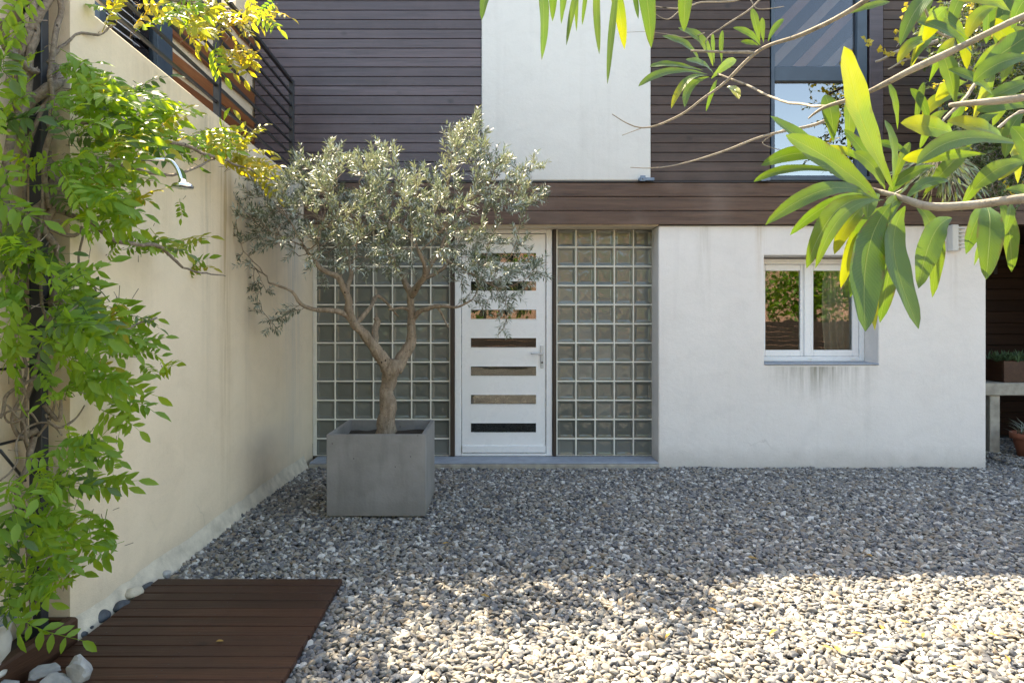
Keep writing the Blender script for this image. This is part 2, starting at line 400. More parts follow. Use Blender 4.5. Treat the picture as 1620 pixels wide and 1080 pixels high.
# gravel: real pebbles, instanced on points inside one object
def pebble_mat():
    m = M('river_pebble'); r = m.n('ObjectInfo').outputs['Random']
    c = m.ramp(r, [(0.0, (.045, .050, .060)), (.14, (.112, .114, .122)), (.32, (.205, .203, .202)), (.46, (.150, .138, .122)), (.60, (.28, .262, .228)),
                   (.74, (.21, .165, .12)), (.84, (.36, .345, .32)), (.94, (.54, .53, .50)), (1.0, (.08, .07, .06))])
    g = m.n('TexCoord').outputs['Object']
    n1 = m.noise(m.n('VectorMath', {0: g, 1: m.n('CombineXYZ', {0: m.math('MULTIPLY', r, 50.0)}).outputs[0]}, operation='ADD').outputs[0], 1.6, 4)
    c = m.mix(.5, c, m.ramp(n1, [(.3, .62), (.7, 1.15)]), 'MULTIPLY')
    return m.done(m.pr(c, .62, m.bump(m.noise(m.pos(), 160, 3), .15, .002), .4))
PEB = pebble_mat()
def gravel():
    pts = []
    for layer in range(2):
        sp = .0262
        ys_ = np.arange(1.3, 8.4, sp)
        for y in ys_:
            xl = -2.0; xr = min(.84*y+.75, 6.6)
            if y < 3.0: xr = min(xr+.5, 6.6)
            n = int((xr-xl)/sp)
            x = xl+np.arange(n)*sp+rng.uniform(-.5, .5, n)*sp*1.1
            yy = y+rng.uniform(-.5, .5, n)*sp*1.1
            z = (.004 if layer else -.010)+rng.uniform(-.005, .007, n)
            pts.append(np.stack([x, yy, z], 1))
    p = np.concatenate(pts)
    keep = (p[:, 0] > -1.93) & ~((p[:, 0] > -1.90) & (p[:, 0] < -.885) & (p[:, 1] < 3.745)) \
        & ~((p[:, 0] < 4.90) & (p[:, 1] > 6.84)) & ~((p[:, 0] < 1.62) & (p[:, 1] > 6.80)) \
        & ~((p[:, 0] < -1.86) & (p[:, 1] < 3.2))
    p = p[keep]; n = len(p)
    wav = np.array([noise.noise(Vector((a*1.3, b*1.3, 0)))*.012 + noise.noise(Vector((a*4, b*4, 5)))*.006 for a, b in p[:, :2]])
    p[:, 2] += wav-.026*np.clip((p[:, 1]-5.9)/.8, 0, 1)*(p[:, 0] < 5.2)
    me = bpy.data.meshes.new('gravel'); me.vertices.add(n); me.vertices.foreach_set('co', p.ravel())
    a = me.attributes.new('rot', 'FLOAT_VECTOR', 'POINT')
    rot = np.stack([rng.normal(0, .38, n), rng.normal(0, .38, n), rng.uniform(0, 6.283, n)], 1); a.data.foreach_set('vector', rot.ravel())
    a = me.attributes.new('scl', 'FLOAT_VECTOR', 'POINT')
    s = rng.lognormal(0, .20, n)[:, None]*np.stack([rng.uniform(.0140, .0225, n), rng.uniform(.0105, .0150, n), rng.uniform(.0065, .0105, n)], 1)
    a.data.foreach_set('vector', s.ravel())
    a = me.attributes.new('pick', 'INT', 'POINT'); a.data.foreach_set('value', rng.integers(0, 6, n).astype(np.int32))
    me.materials.append(PEB)
    o = bpy.data.objects.new('gravel', me); C.objects.link(o)
    tagit(o, 'loose grey and cream river pebbles covering the courtyard ground', 'gravel', kind='stuff')
    t = bpy.data.node_groups.new('pebbles', 'GeometryNodeTree')
    t.interface.new_socket('Geometry', in_out='INPUT', socket_type='NodeSocketGeometry')
    t.interface.new_socket('Geometry', in_out='OUTPUT', socket_type='NodeSocketGeometry')
    N = t.nodes; L = t.links; gi = N.new('NodeGroupInput'); go = N.new('NodeGroupOutput')
    inst = N.new('GeometryNodeInstanceOnPoints'); join = N.new('GeometryNodeGeometryToInstance')
    for k in range(6):
        ico = N.new('GeometryNodeMeshIcoSphere'); ico.inputs['Subdivisions'].default_value = 3; ico.inputs['Radius'].default_value = 1
        sp_ = N.new('GeometryNodeSetPosition'); nt = N.new('ShaderNodeTexNoise'); nt.noise_dimensions = '4D'
        nt.inputs['W'].default_value = k*3.1; nt.inputs['Scale'].default_value = .75; nt.inputs['Detail'].default_value = 1.0
        sub = N.new('ShaderNodeVectorMath'); sub.operation = 'SUBTRACT'; sub.inputs[1].default_value = (.5, .5, .5)
        ml = N.new('ShaderNodeVectorMath'); ml.operation = 'SCALE'; ml.inputs['Scale'].default_value = 1.5
        L.new(nt.outputs['Color'], sub.inputs[0]); L.new(sub.outputs[0], ml.inputs[0]); L.new(ml.outputs[0], sp_.inputs['Offset'])
        L.new(ico.outputs['Mesh'], sp_.inputs['Geometry'])
        sm = N.new('GeometryNodeSetShadeSmooth'); L.new(sp_.outputs[0], sm.inputs[0])
        mt = N.new('GeometryNodeSetMaterial'); mt.inputs['Material'].default_value = PEB; L.new(sm.outputs[0], mt.inputs[0])
        L.new(mt.outputs[0], join.inputs[0])
    def na(nm, ty):
        q = N.new('GeometryNodeInputNamedAttribute'); q.data_type = ty; q.inputs['Name'].default_value = nm; return q.outputs['Attribute']
    inst.inputs['Pick Instance'].default_value = True
    L.new(gi.outputs[0], inst.inputs['Points']); L.new(join.outputs[0], inst.inputs['Instance'])
    L.new(na('pick', 'INT'), inst.inputs['Instance Index'])
    e2r = N.new('FunctionNodeEulerToRotation'); L.new(na('rot', 'FLOAT_VECTOR'), e2r.inputs[0]); L.new(e2r.outputs[0], inst.inputs['Rotation'])
    L.new(na('scl', 'FLOAT_VECTOR'), inst.inputs['Scale']); L.new(inst.outputs[0], go.inputs[0])
    md = o.modifiers.new('pebbles', 'NODES'); md.node_group = t
gravel()

# ------------------------------------------------------------------ the house
HY = 6.84                                   # plane of the ground-floor wall
house = thing('house', 'two storey house with white render, dark timber cladding and a glass block entrance', 'house', (1.5, HY, 0))
def wall_with_hole(name, x0, x1, z0, z1, hx0, hx1, hz0, hz1, y0, y1, m, parent, bev=.008):
    bm = bmesh.new(); X = [x0, hx0, hx1, x1]; Z = [z0, hz0, hz1, z1]
    g = {}
    for s, y in ((0, y0), (1, y1)):
        for i in range(4):
            for j in range(4): g[s, i, j] = bm.verts.new((X[i], y, Z[j]))
    for s in (0, 1):
        for i in range(3):
            for j in range(3):
                if (i, j) != (1, 1): bm.faces.new([g[s, i, j], g[s, i+1, j], g[s, i+1, j+1], g[s, i, j+1]])
    for k in range(3):
        bm.faces.new([g[0, k, 0], g[0, k+1, 0], g[1, k+1, 0], g[1, k, 0]]); bm.faces.new([g[0, k, 3], g[0, k+1, 3], g[1, k+1, 3], g[1, k, 3]])
        bm.faces.new([g[0, 0, k], g[0, 0, k+1], g[1, 0, k+1], g[1, 0, k]]); bm.faces.new([g[0, 3, k], g[0, 3, k+1], g[1, 3, k+1], g[1, 3, k]])
    bm.faces.new([g[0, 1, 1], g[0, 2, 1], g[1, 2, 1], g[1, 1, 1]]); bm.faces.new([g[0, 1, 2], g[0, 2, 2], g[1, 2, 2], g[1, 1, 2]])
    bm.faces.new([g[0, 1, 1], g[0, 1, 2], g[1, 1, 2], g[1, 1, 1]]); bm.faces.new([g[0, 2, 1], g[0, 2, 2], g[1, 2, 2], g[1, 2, 1]])
    bmesh.ops.recalc_face_normals(bm, faces=bm.faces)
    if bev:
        es = [e for e in bm.edges if len(e.link_faces) == 2 and e.calc_face_angle(0) > .5]
        bmesh.ops.bevel(bm, geom=es, offset=bev, segments=2, affect='EDGES', profile=.5)
    return mkbm(name, bm, m, parent)
SOF = 2.406
wall_with_hole('front_wall', 1.595, 4.876, -.05, SOF, 2.654, 3.80, 1.012, 2.108, HY, HY+.32, MAT['white_stucco'], house, .010)
box('soffit', -1.95, 1.594, HY+.004, HY+.5, SOF, SOF+.30, MAT['cream_stucco'], house)
wall_with_hole('upper_wall', -2.44, 7.5, SOF+.302, 5.00, 2.71, 3.67, 2.86, 4.92, HY+.02, HY+.25, MAT['dark_in'], house, 0)
box('band_backing', 1.596, 4.876, HY+.004, HY+.3, 2.408, SOF+.300, MAT['dark_in'], house)
box('band_backing', 4.878, 7.5, HY+.002, HY+.3, 2.462, SOF+.300, MAT['dark_in'], house)
box('roof', -2.46, 7.6, HY-.02, 12.0, 5.002, 5.035, MAT['frame_blue'], house)
box('side_wall', -2.44, -2.20, HY+.252, 12.0, 0, 5.0, MAT['white_stucco'], house)
box('back_wall', -2.19, 7.5, 11.7, 12.0, 0, 5.0, MAT['white_stucco'], house)
box('render_panel', -.177, 1.507, HY-.055, HY+.018, 2.846, 5.0, MAT['panel_stucco'], house, .018, 3, True)
# cladding boards, one object each, alike boards share a mesh
def boards(x0, x1, z0, n, pitch, y0, m, gap=.005, h=None):
    bm = bmesh.new(); bx(bm, x0, x1, y0, y0+.022, 0, pitch-gap, .003)
    first = mkbm('cladding_board', bm, m, house); L0 = Vector(first.location)
    for k in range(n):
        o = first if k == 0 else first.copy()
        if k: C.objects.link(o)
        o.location = L0+Vector((random.uniform(-.0015, .0015), random.uniform(-.002, .002), z0+k*pitch))
box('batten_backing', -2.43, 7.4, HY-.006, HY+.016, SOF+.304, 4.99, MAT['dark_in'], house) if False else None
boards(-2.44, -.181, 2.850, 22, .0945, HY-.030, MAT['clad_cool'])
boards(1.511, 2.700, 2.850, 22, .0945, HY-.030, MAT['clad'])
boards(3.83, 7.4, 2.850, 22, .0945, HY-.030, MAT['clad'])
boards(-1.94, 7.4, 2.412, 3, .1395, HY-.045, MAT['band'])
box('flashing', -1.94, 7.4, HY-.050, HY+.016, 2.833, 2.843, MAT['steel_black'], house)
box('corner_post', 3.69, 3.825, HY-.040, HY+.016, 2.846, 4.99, MAT['clad_cool'], house, .004)
# bracket bolted below the render panel, and its twin by the window
for (a, b) in ((1008, 1032), (1196, 1213)):
    bm = bmesh.new(); x0 = (a-CX)/157.9; x1 = (b-CX)/157.9
    bx(bm, x0, x1, HY-.10, HY-.056, 2.838, 2.868, .004); bx(bm, x0+.01, x0+.06, HY-.115, HY-.099, 2.830, 2.885, .003)
    bmesh.ops.create_cone(bm, cap_ends=True, segments=10, radius1=.010, radius2=.010, depth=.02,
                          matrix=Matrix.Translation((x0+.035, HY-.12, 2.857)) @ Matrix.Rotation(R(90), 4, 'X'))
    mkbm('bracket', bm, MAT['zinc'], house)
# doorstep
ds = box('doorstep', -1.905, 1.593, HY-.03, 7.13, -.06, .022, MAT['concrete_raw'], house, .006)
box('step_slab', -1.90, 1.592, HY-.022, 7.13, .023, .040, MAT['step_paint'], ds, .006)

# glass block walls
BY = 7.14
def block_mesh():
    w = .0935; bm = bmesh.new(); rings = []
    for (r, y) in ((w, .05), (w, .004), (w-.004, 0.0), (w-.014, .0015), (w-.020, .010), (w-.032, .0125), (.0, .0100)):
        if r > 0:
            c = .006 if r > .08 else .004
            rings.append([bm.verts.new((sx*(r-(c if q else 0)), y, sz*(r-(0 if q else c)))) for (sx, sz, q) in
                          ((1, 1, 0), (1, 1, 1), (-1, 1, 1), (-1, 1, 0), (-1, -1, 0), (-1, -1, 1), (1, -1, 1), (1, -1, 0))])
        else:
            cv = bm.verts.new((0, y, 0))
    for a, b in zip(rings, rings[1:]):
        for k in range(8): bm.faces.new([a[k], a[(k+1) % 8], b[(k+1) % 8], b[k]])
    a = rings[-1]
    for k in range(8): bm.faces.new([a[k], a[(k+1) % 8], cv])
    bmesh.ops.recalc_face_normals(bm, faces=bm.faces)
    me = bpy.data.meshes.new('glass_block'); bm.to_mesh(me); bm.free(); me.materials.append(MAT['block']); return me
BM = block_mesh()
def block_wall(x0, ncol, label):
    x1 = x0+ncol*.2
    top = SOF; bot = .040
    bm = bmesh.new()
    rows = [bot+.012] + [bot + .1805+.2*k for k in range(11)] + [top-.002]
    # rails of mortar between the blocks
    bx(bm, x0-.006, x1-.006+.012, BY+.010, BY+.09, bot, bot+.006)
    for k in range(11): bx(bm, x0-.006, x1+.006, BY+.003, BY+.085, bot+.1805+.2*k-.0065, bot+.1805+.2*k+.0065)
    for c in range(ncol+1): bx(bm, x0+c*.2-.0065, x0+c*.2+.0065, BY+.001, BY+.083, bot+.001, top-.001)
    bx(bm, x0-.006, x1+.006, BY+.030, BY+.10, bot+.002, top-.002)
    p = mkbm('glass_block_wall', bm, MAT['mortar'], house); p['label'] = label
    base = wloc(p)
    for c in range(ncol):
        for r in range(12):
            zlo = bot+.006 if r == 0 else rows[r]+.0065; zhi = rows[r+1]-(.0065 if r < 11 else .001)
            o = bpy.data.objects.new('glass_block', BM); C.objects.link(o); o.parent = p
            sz = (zhi-zlo)/.187
            o.location = Vector((x0+c*.2+.1+random.uniform(-.0008, .0008), BY+.008+random.uniform(-.0015, .0015), (zlo+zhi)/2))-base
            o.scale = (1, 1, sz); o.rotation_euler = (random.gauss(0, .010), 0, random.gauss(0, .010))
block_wall(-1.918, 7, 'wide glass block wall seven blocks across left of the door')
block_wall(.602, 5, 'glass block wall five blocks across right of the door')
box('post', -.511, -.466, BY-.035, BY+.09, .041, SOF-.002, MAT['postwood'], house, .003)
box('post', .560, .594, BY-.035, BY+.09, .041, SOF-.002, MAT['postwood'], house, .003)

# the door
def zb(py): return CAMZ-(py-CY)/151.2
def xb(px): return (px-CX)/151.2
bm = bmesh.new()
bx(bm, xb(719.5), xb(730), BY-.012, BY+.07, .042, SOF-.003, .004); bx(bm, xb(864), xb(873.5), BY-.012, BY+.07, .042, SOF-.003, .004)
bx(bm, xb(730.1), xb(863.9), BY-.012, BY+.07, zb(369.5), SOF-.003, .003); bx(bm, xb(730.1), xb(863.9), BY-.016, BY+.07, .042, zb(716), .003)
door = mkbm('door', bm, MAT['pvc'], house); door['label'] = 'white entrance door with seven horizontal glass slits'
lx0, lx1, lz0, lz1 = xb(731), xb(863), zb(715), zb(370.5)
px0, px1 = xb(744), xb(849)
sl = [(zb(399.3+44.8*k+16.5), zb(399.3+44.8*k)) for k in range(7)]
bm = bmesh.new()
bx(bm, lx0, px0, BY+.002, BY+.055, lz0, lz1); bx(bm, px1, lx1, BY+.002, BY+.055, lz0, lz1)
zz = [lz0]+[v for a, b in reversed(sl) for v in (a, b)]+[lz1]
for a, b in zip(zz[::2], zz[1::2]): bx(bm, px0, px1, BY+.002, BY+.055, a, b)
mkbm('leaf', bm, MAT['pvc'], door)
for a, b in sl:
    box('pane', px0, px1, BY+.022, BY+.028, a, b, MAT['glass'], door)
    bm = bmesh.new(); e = .006
    bx(bm, px0, px1, BY-.002, BY+.012, b-e, b); bx(bm, px0, px1, BY-.002, BY+.012, a, a+e)
    bx(bm, px0, px0+e, BY-.002, BY+.012, a+e, b-e); bx(bm, px1-e, px1, BY-.002, BY+.012, a+e, b-e)
    mkbm('glazing_bead', bm, MAT['pvc'], door)
box('backing', lx0, lx1, BY+.10, BY+.11, .05, SOF-.01, MAT['dark_in'], door)
box('weather_bar', lx0, lx1, BY-.028, BY+.001, zb(715), zb(703.5), MAT['pvc'], door, .006)
V = []; Fc = []
hx = xb(857.5)
bm = bmesh.new(); bx(bm, hx-.019, hx+.019, BY-.010, BY+.001, zb(582), zb(546), .006, 2)
mkbm('handle_plate', bm, MAT['lamp_white'], door)
V, Fc = tube_geo(smooth_path([(hx, BY-.009, zb(559)), (hx, BY-.045, zb(559)), (hx-.02, BY-.055, zb(559)), (hx-.12, BY-.052, zb(558.6))]), .009, 10)
mk('handle', V, Fc, MAT['handle'], door, True)
V, Fc = tube_geo([(hx, BY-.011, zb(573)), (hx, BY-.018, zb(573))], .010, 12); mk('keyhole', V, Fc, MAT['steel_black'], door)

# ground-floor window
WY = 7.12
bm = bmesh.new(); a0, a1, c0, c1 = 2.656, 3.798, 1.030, 2.095
for (x0, x1, z0, z1) in ((a0, a0+.05, c0, c1), (a1-.05, a1, c0, c1), (a0+.05, a1-.05, c1-.055, c1), (a0+.05, a1-.05, c0, c0+.05)):
    bx(bm, x0, x1, WY-.02, WY+.05, z0, z1, .004)
win = mkbm('window', bm, MAT['pvc'], house); win['label'] = 'white framed two sash window with a beige curtain'
mx = (1276-CX)/151.6
for (x0, x1) in ((a0+.052, mx-.004), (mx+.004, a1-.052)):
    bm = bmesh.new(); w = .065; z0, z1 = c0+.052, c1-.057
    for (p, q, r, s) in ((x0, x0+w, z0, z1), (x1-w, x1, z0, z1), (x0+w, x1-w, z1-w, z1), (x0+w, x1-w, z0, z0+w)):
        bx(bm, p, q, WY-.012+.008, WY+.045, r, s, .005)
    mkbm('sash', bm, MAT['pvc'], win)
    box('pane', x0+w-.004, x1-w+.004, WY+.012, WY+.018, z0+w-.004, z1-w+.004, MAT['glass'], win)
box('mullion', mx-.035, mx+.035, WY-.022, WY-.005, c0+.052, c1-.057, MAT['pvc'], win, .006)
box('sill', 2.657, 3.797, HY-.012, WY-.021, 1.0125, 1.029, MAT['step_paint'], win, .003)
for px in (1280, 1348): box('drain_cap', (px-CX)/151.6-.02, (px-CX)/151.6+.02, WY-.026, WY-.019, c0+.02, c0+.032, MAT['mortar'], win, .003)
# room behind the window and its curtain
bm = bmesh.new()
bx(bm, 2.2, 2.22, HY+.33, 9.5, .4, 2.39); bx(bm, 4.6, 4.62, HY+.33, 9.5, .4, 2.39); bx(bm, 2.2, 4.62, 9.5, 9.52, .4, 2.39)
bx(bm, 2.2, 4.62, HY+.33, 9.5, .38, .4); bx(bm, 2.2, 4.62, HY+.33, 9.5, 2.39, 2.4)
mkbm('room', bm, MAT['dark_in'], house)
V = []; Fc = []; n = 60
for i in range(n+1):
    t = i/n; x = 3.50+.42*t
    for j in range(9):
        s = j/8; z = .95+1.25*s
        V.append((x+(-.05*math.sin(s*3)*(1-t)), 7.30+.028*math.sin(t*38+.6*s)*(1-.3*s), z))
for i in range(n):
    for j in range(8): a = i*9+j; Fc.append([a, a+9, a+10, a+1])
mk('curtain', V, Fc, MAT['curtain'], win, True)

# upper window
def xf(px): return (px-CX)/157.9
def zf(py): return CAMZ-(py-CY)/157.9
bm = bmesh.new(); x0, x1, z0, z1 = 2.712, 3.668, 2.862, 4.90
for (p, q, r, s) in ((x0, x0+.035, z0, z1), (xf(1354), x1, z0, z1), (x0+.035, xf(1354), zf(130), zf(107)), (x0+.035, xf(1354), z0, z0+.04), (x0+.035, xf(1354), z1-.06, z1)):
    bx(bm, p, q, HY-.035, HY+.05, r, s, .004)
bx(bm, xf(1203), xf(1372), HY-.07, HY-.036, 2.846, 2.885, .004)
uw = mkbm('window', bm, MAT['frame_blue'], house); uw['label'] = 'tall slate blue framed upper window reflecting the sky'
box('pane', x0+.03, xf(1354)+.004, HY+.010, HY+.018, zf(107)-.004, z1-.056, MAT['glass_up'], uw)
box('pane', x0+.03, xf(1354)+.004, HY+.010, HY+.018, z0+.036, zf(130)+.004, MAT['glass_mirror'], uw)
for k in range(6):                          # slanted slats added behind the upper pane, imitating its reflections
    ox = -.55+k*.30; V = []
    for y in (6.94, 6.99):
        for (a, b) in ((2.75+ox, 3.85), (2.75+ox+.13, 3.85), (2.75+ox+1.15, 4.90), (2.75+ox+1.02, 4.90)): V.append((a, y+.008*k, b))
    mk('reflection_slat', V, [[0, 1, 2, 3], [7, 6, 5, 4], [0, 4, 5, 1], [1, 5, 6, 2], [2, 6, 7, 3], [3, 7, 4, 0]], MAT['slat_a' if k % 2 else 'slat_b'], uw)
box('backing', x0-.2, x1+.2, HY+.6, HY+.62, 2.75, 4.98, MAT['dark_in'], uw)

# alcove at the right of the house
box('alcove_wall', 4.9, 7.5, 8.605, 8.65, -.05, 2.50, MAT['dark_in'], house)
boards_al = []
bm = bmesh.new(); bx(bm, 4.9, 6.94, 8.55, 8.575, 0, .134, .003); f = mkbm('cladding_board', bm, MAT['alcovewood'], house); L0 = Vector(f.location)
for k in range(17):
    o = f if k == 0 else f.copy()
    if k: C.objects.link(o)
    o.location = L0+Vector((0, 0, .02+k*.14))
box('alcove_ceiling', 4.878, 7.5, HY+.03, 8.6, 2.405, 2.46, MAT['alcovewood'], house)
box('alcove_side', 6.95, 7.10, HY+.05, 8.54, -.05, 2.40, MAT['alcovewood'], house)  # first one: wall out of view, added to keep light out of the alcove
box('alcove_side', 4.700, 4.874, HY+.322, 8.6, -.05, 2.40, MAT['dark_in'], house)
tr = thing('sliding_door_rail', 'black sliding door rail with hangers in the dark alcove', 'door rail', (6.0, 8.48, 2.1))
box('rail', 5.45, 6.28, 8.47, 8.485, 2.20, 2.25, MAT['steel_black'], tr, .003)
for x in (5.72, 6.15):
    bm = bmesh.new(); bx(bm, x-.02, x+.02, 8.455, 8.469, 2.02, 2.27, .003)
    bmesh.ops.create_cone(bm, cap_ends=True, segments=16, radius1=.045, radius2=.045, depth=.02, matrix=Matrix.Translation((x, 8.445, 2.27)) @ Matrix.Rotation(R(90), 4, 'X'))
    mkbm('hanger', bm, MAT['steel_black'], tr)

# ------------------------------------------------------------------ garden wall on the left
gw = thing('garden_wall', 'cream rendered garden wall with streaked stains running towards the house', 'wall', (-1.95, 4.5, 0))
def sweep(name, prof, ylist, m, parent, zoff=None, smooth=False):
    """profile in x,z carried along y; the z of marked points follows zoff(y)"""
    V = []; Fc = []; n = len(prof)
    for y in ylist:
        for (x, z, f) in prof: V.append((x, y, z+(zoff(y) if (f and zoff) else 0)))
    for i in range(len(ylist)-1):
        for k in range(n): a = i*n+k; b = i*n+(k+1) % n; Fc.append([a, b, b+n, a+n])
    Fc.append(list(range(n))[::-1]); Fc.append([(len(ylist)-1)*n+k for k in range(n)])
    bm = bmesh.new(); vv = [bm.verts.new(v) for v in V]
    for f in Fc: bm.faces.new([vv[i] for i in f])
    return mkbm(name, bm, m, parent, smooth)
def cop(y): return 2.955-.044*(y-3.29)      # top of the wall, falling towards the house
box('block_edge', -1.949, -1.926, BY+.002, BY+.08, .041, SOF-.002, MAT['mortar'], house)
sweep('wall', [(-1.95, -.05, 0), (-1.95, -.012, 1), (-1.957, -.003, 1), (-1.966, 0, 1), (-2.164, 0, 1), (-2.18, -.012, 1), (-2.18, -.05, 0)],
      [3.2902+(7.13-3.2902)*k/8 for k in range(9)], MAT['cream_stucco'], gw, cop)
V = []; Fc = []
box('pillar', -2.40, -1.9498, 3.10, 3.29, -.05, 3.75, MAT['cream_stucco'], gw)
box('near_wall', -2.40, -2.13, -1.5, 3.098, -.05, 3.75, MAT['cream_stucco'], gw)
# rounded render fillet along the foot
V = []; Fc = []; nj = 6; ysl = np.linspace(3.10, 6.805, 90)
for y in ysl:
    for j in range(nj):
        t = j/(nj-1); w = 1+.25*noise.noise(Vector((0, y*2.2, 1)))+.15*noise.noise(Vector((j*.4, y*9, 7)))
        V.append((-1.9495+.052*(t**1.3)*(1+.5*(w-1)), y, .115*(1+.6*(w-1))*(1-t)**.8-.02*t))
for i in range(len(ysl)-1):
    for j in range(nj-1): a = i*nj+j; Fc.append([a, a+nj, a+nj+1, a+1])
mk('plinth', V, Fc, MAT['plinth_render'], gw, True)

# railing on top of the wall
rl = thing('balcony_railing', 'black metal railing with eight bars on top of the garden wall', 'railing', (-1.98, 5.0, 2.9))
RX = -1.975
def railz(y, k): return CAMZ+1.975*(.718+.0585*k)-.044*(y-6.46)
for k in range(8):
    w = .0095 if k < 7 else .016
    y0, y1 = 3.30, 6.47
    V = []; Fc = []
    for y in (y0, y1):
        z = railz(y, k)
        V += [(RX-w, y, z-w*.8), (RX+w, y, z-w*.8), (RX+w, y, z+w*.8), (RX-w, y, z+w*.8)]
    Fc = [[0, 1, 5, 4], [1, 2, 6, 5], [2, 3, 7, 6], [3, 0, 4, 7], [3, 2, 1, 0], [4, 5, 6, 7]]
    mk('rail', V, Fc, MAT['steel_black'], rl)
for y in (4.78, 6.49): box('post', RX-.022, RX+.022, y-.02, y+.02, cop(y)-.01, railz(y, 7)+.016, MAT['steel_black'], rl, .002)

# terrace wall behind the railing
TX = -2.44
tw = thing('terrace_wall', 'cream terrace wall with red brown timber rails behind the railing', 'wall', (TX, 5.5, 2.0))
box('wall', TX-.25, TX-.03, 5.10, 7.2, 1.5, 4.15, MAT['cream_stucco'], tw)
box('pier', TX-.25, TX-.031, 6.40, 7.19, 4.151, 4.75, MAT['cream_stucco'], tw)
box('terrace_floor', TX-.02, -2.19, 3.30, 6.80, 2.6, 2.72, MAT['concrete_raw'], tw)
for (z, h) in ((3.26, .10), (3.42, .11), (3.665, .13), (3.965, .11), (4.20, .10)):
    box('timber_rail', TX-.028, TX+.004, 5.09, 6.795, z-h/2, z+h/2, MAT['orangewood'], tw, .004)
tww = thing('terrace_window', 'dark blue framed terrace window with pale slatted blind', 'window', (TX, 4.5, 2.7))
bm = bmesh.new()
for (p, q, r, s) in ((4.86, 5.08, 2.72, 4.12), (4.15, 4.22, 2.72, 4.12), (4.22, 4.86, 4.04, 4.12), (4.22, 4.86, 2.72, 2.80)):
    bx(bm, TX-.05, TX+.01, p, q, r, s, .004)
mkbm('frame', bm, MAT['frame_blue'], tww)
box('pane', TX-.03, TX-.024, 4.6, 4.86, 2.80, 4.04, MAT['glass_up'], tww)
box('backing', TX-.30, TX-.26, 4.1, 5.09, 2.7, 4.12, MAT['dark_in'], tww)
for k in range(22):
    z = 2.86+k*.053
    V = [(TX-.012, 4.23, z), (TX-.012, 4.66, z), (TX-.048, 4.66, z+.032), (TX-.048, 4.23, z+.032), (TX-.014, 4.23, z-.003), (TX-.014, 4.66, z-.003), (TX-.050, 4.66, z+.029), (TX-.050, 4.23, z+.029)]
    mk('blind_slat', V, [[0, 1, 2, 3], [7, 6, 5, 4], [0, 4, 5, 1], [1, 5, 6, 2], [2, 6, 7, 3], [3, 7, 4, 0]], MAT['blind'], tww)

# ------------------------------------------------------------------ trellis post, shower, deck, box, stones, urn
tp = thing('trellis', 'black trellis post with thin wall rods carrying the wisteria', 'trellis', (-2.03, 3.02, 0))
box('post', -2.058, -2.002, 2.985, 3.035, .02, 3.9, MAT['steel_black'], tp, .003)
for py in (130/5.4, 468, 579, 690, 800):
    z = CAMZ+(CY-py)/F*3.0
    V, Fc = tube_geo([(-2.055, 3.0, z), (-2.07, 2.2, z)], .006, 6); mk('rod', V, Fc, MAT['steel_black'], tp, True)
V, Fc = tube_geo([P(0, 712, 2.72), P(40, 760, 2.95)], .006, 6); mk('rod', V, Fc, MAT['steel_black'], tp, True)

sh = thing('outdoor_shower', 'chrome shower head on a thin arm reaching from the wall', 'shower', (-1.95, 3.18, 2.2))
V, Fc = tube_geo([P(86, 250, 3.0)+Vector((0, .11, 0)), P(150, 250, 3.05), P(262, 253, 3.0)], .0075, 10); mk('arm', V, Fc, MAT['chrome'], sh, True)
V, Fc = tube_geo(smooth_path([P(262, 253, 3.0), P(272, 256, 3.0), P(281, 268, 3.0), P(287, 285, 3.0)]), [.0085]*16, 12); mk('bend', V, Fc, MAT['chrome'], sh, True)
c = P(289, 293, 3.0)
V, Fc = lathe_geo([(.0, c.z+.026), (.014, c.z+.025), (.018, c.z+.012), (.040, c.z+.004), (.046, c.z-.004), (.045, c.z-.012), (.0, c.z-.013)], c.x, c.y, 28)
mk('shower_head', V, Fc, MAT['chrome'], sh, True)

dk = thing('wooden_deck', 'low reddish brown timber deck beside the garden wall', 'deck', (-1.37, 2.7, 0))
first = None; pitch = .0955
for k in range(24):
    y1 = 3.772-k*pitch
    if first is None:
        bm = bmesh.new(); bx(bm, -1.884, -.866, y1-pitch+.006, y1, .022, .050, .003)
        first = mkbm('plank', bm, MAT['deckwood'], dk); L0 = Vector(first.location); o = first
    else:
        o = first.copy(); C.objects.link(o)
    o.location = L0+Vector((random.uniform(-.004, .004), -k*pitch, random.uniform(-.0012, .0012)))
    o.rotation_euler = (random.gauss(0, .004), 0, random.gauss(0, .0012))
bm = bmesh.new()
for k in range(24):
    for x in (-1.80, -1.38, -.93):
        for yy in (.022, .068):
            bmesh.ops.create_cone(bm, cap_ends=True, segments=7, radius1=.0034, radius2=.0034, depth=.001, matrix=Matrix.Translation((x+random.uniform(-.004, .004), 3.772-k*pitch-yy, .0508)))
mkbm('screws', bm, MAT['steel_black'], dk)['kind'] = 'stuff'
for x in (-1.80, -1.38, -.93): box('joist', x-.03, x+.03, 1.5, 3.74, -.02, .0205, MAT['postwood'], dk)
tb = thing('timber_edging', 'rough brown timber planting box at the foot of the trellis post', 'planting box', (-2.0, 2.9, 0))
A = Vector((-1.905, 3.085, 0)); B = Vector((-1.985, 2.0, 0)); dr = (B-A).normalized(); nr = Vector((dr.y, -dr.x, 0)); nr = nr if nr.x < 0 else -nr
V = []
for q in (A, B):
    for (o_, z) in ((0, -.02), (.0, .132), (.012, .142), (.05, .142), (.05, -.02)): V.append(q+nr*o_+Vector((0, 0, z)))
Fc = [[0, 1, 6, 5], [1, 2, 7, 6], [2, 3, 8, 7], [3, 4, 9, 8], [4, 0, 5, 9], [4, 3, 2, 1, 0], [5, 6, 7, 8, 9]]
mk('board', V, Fc, MAT['boxwood'], tb)
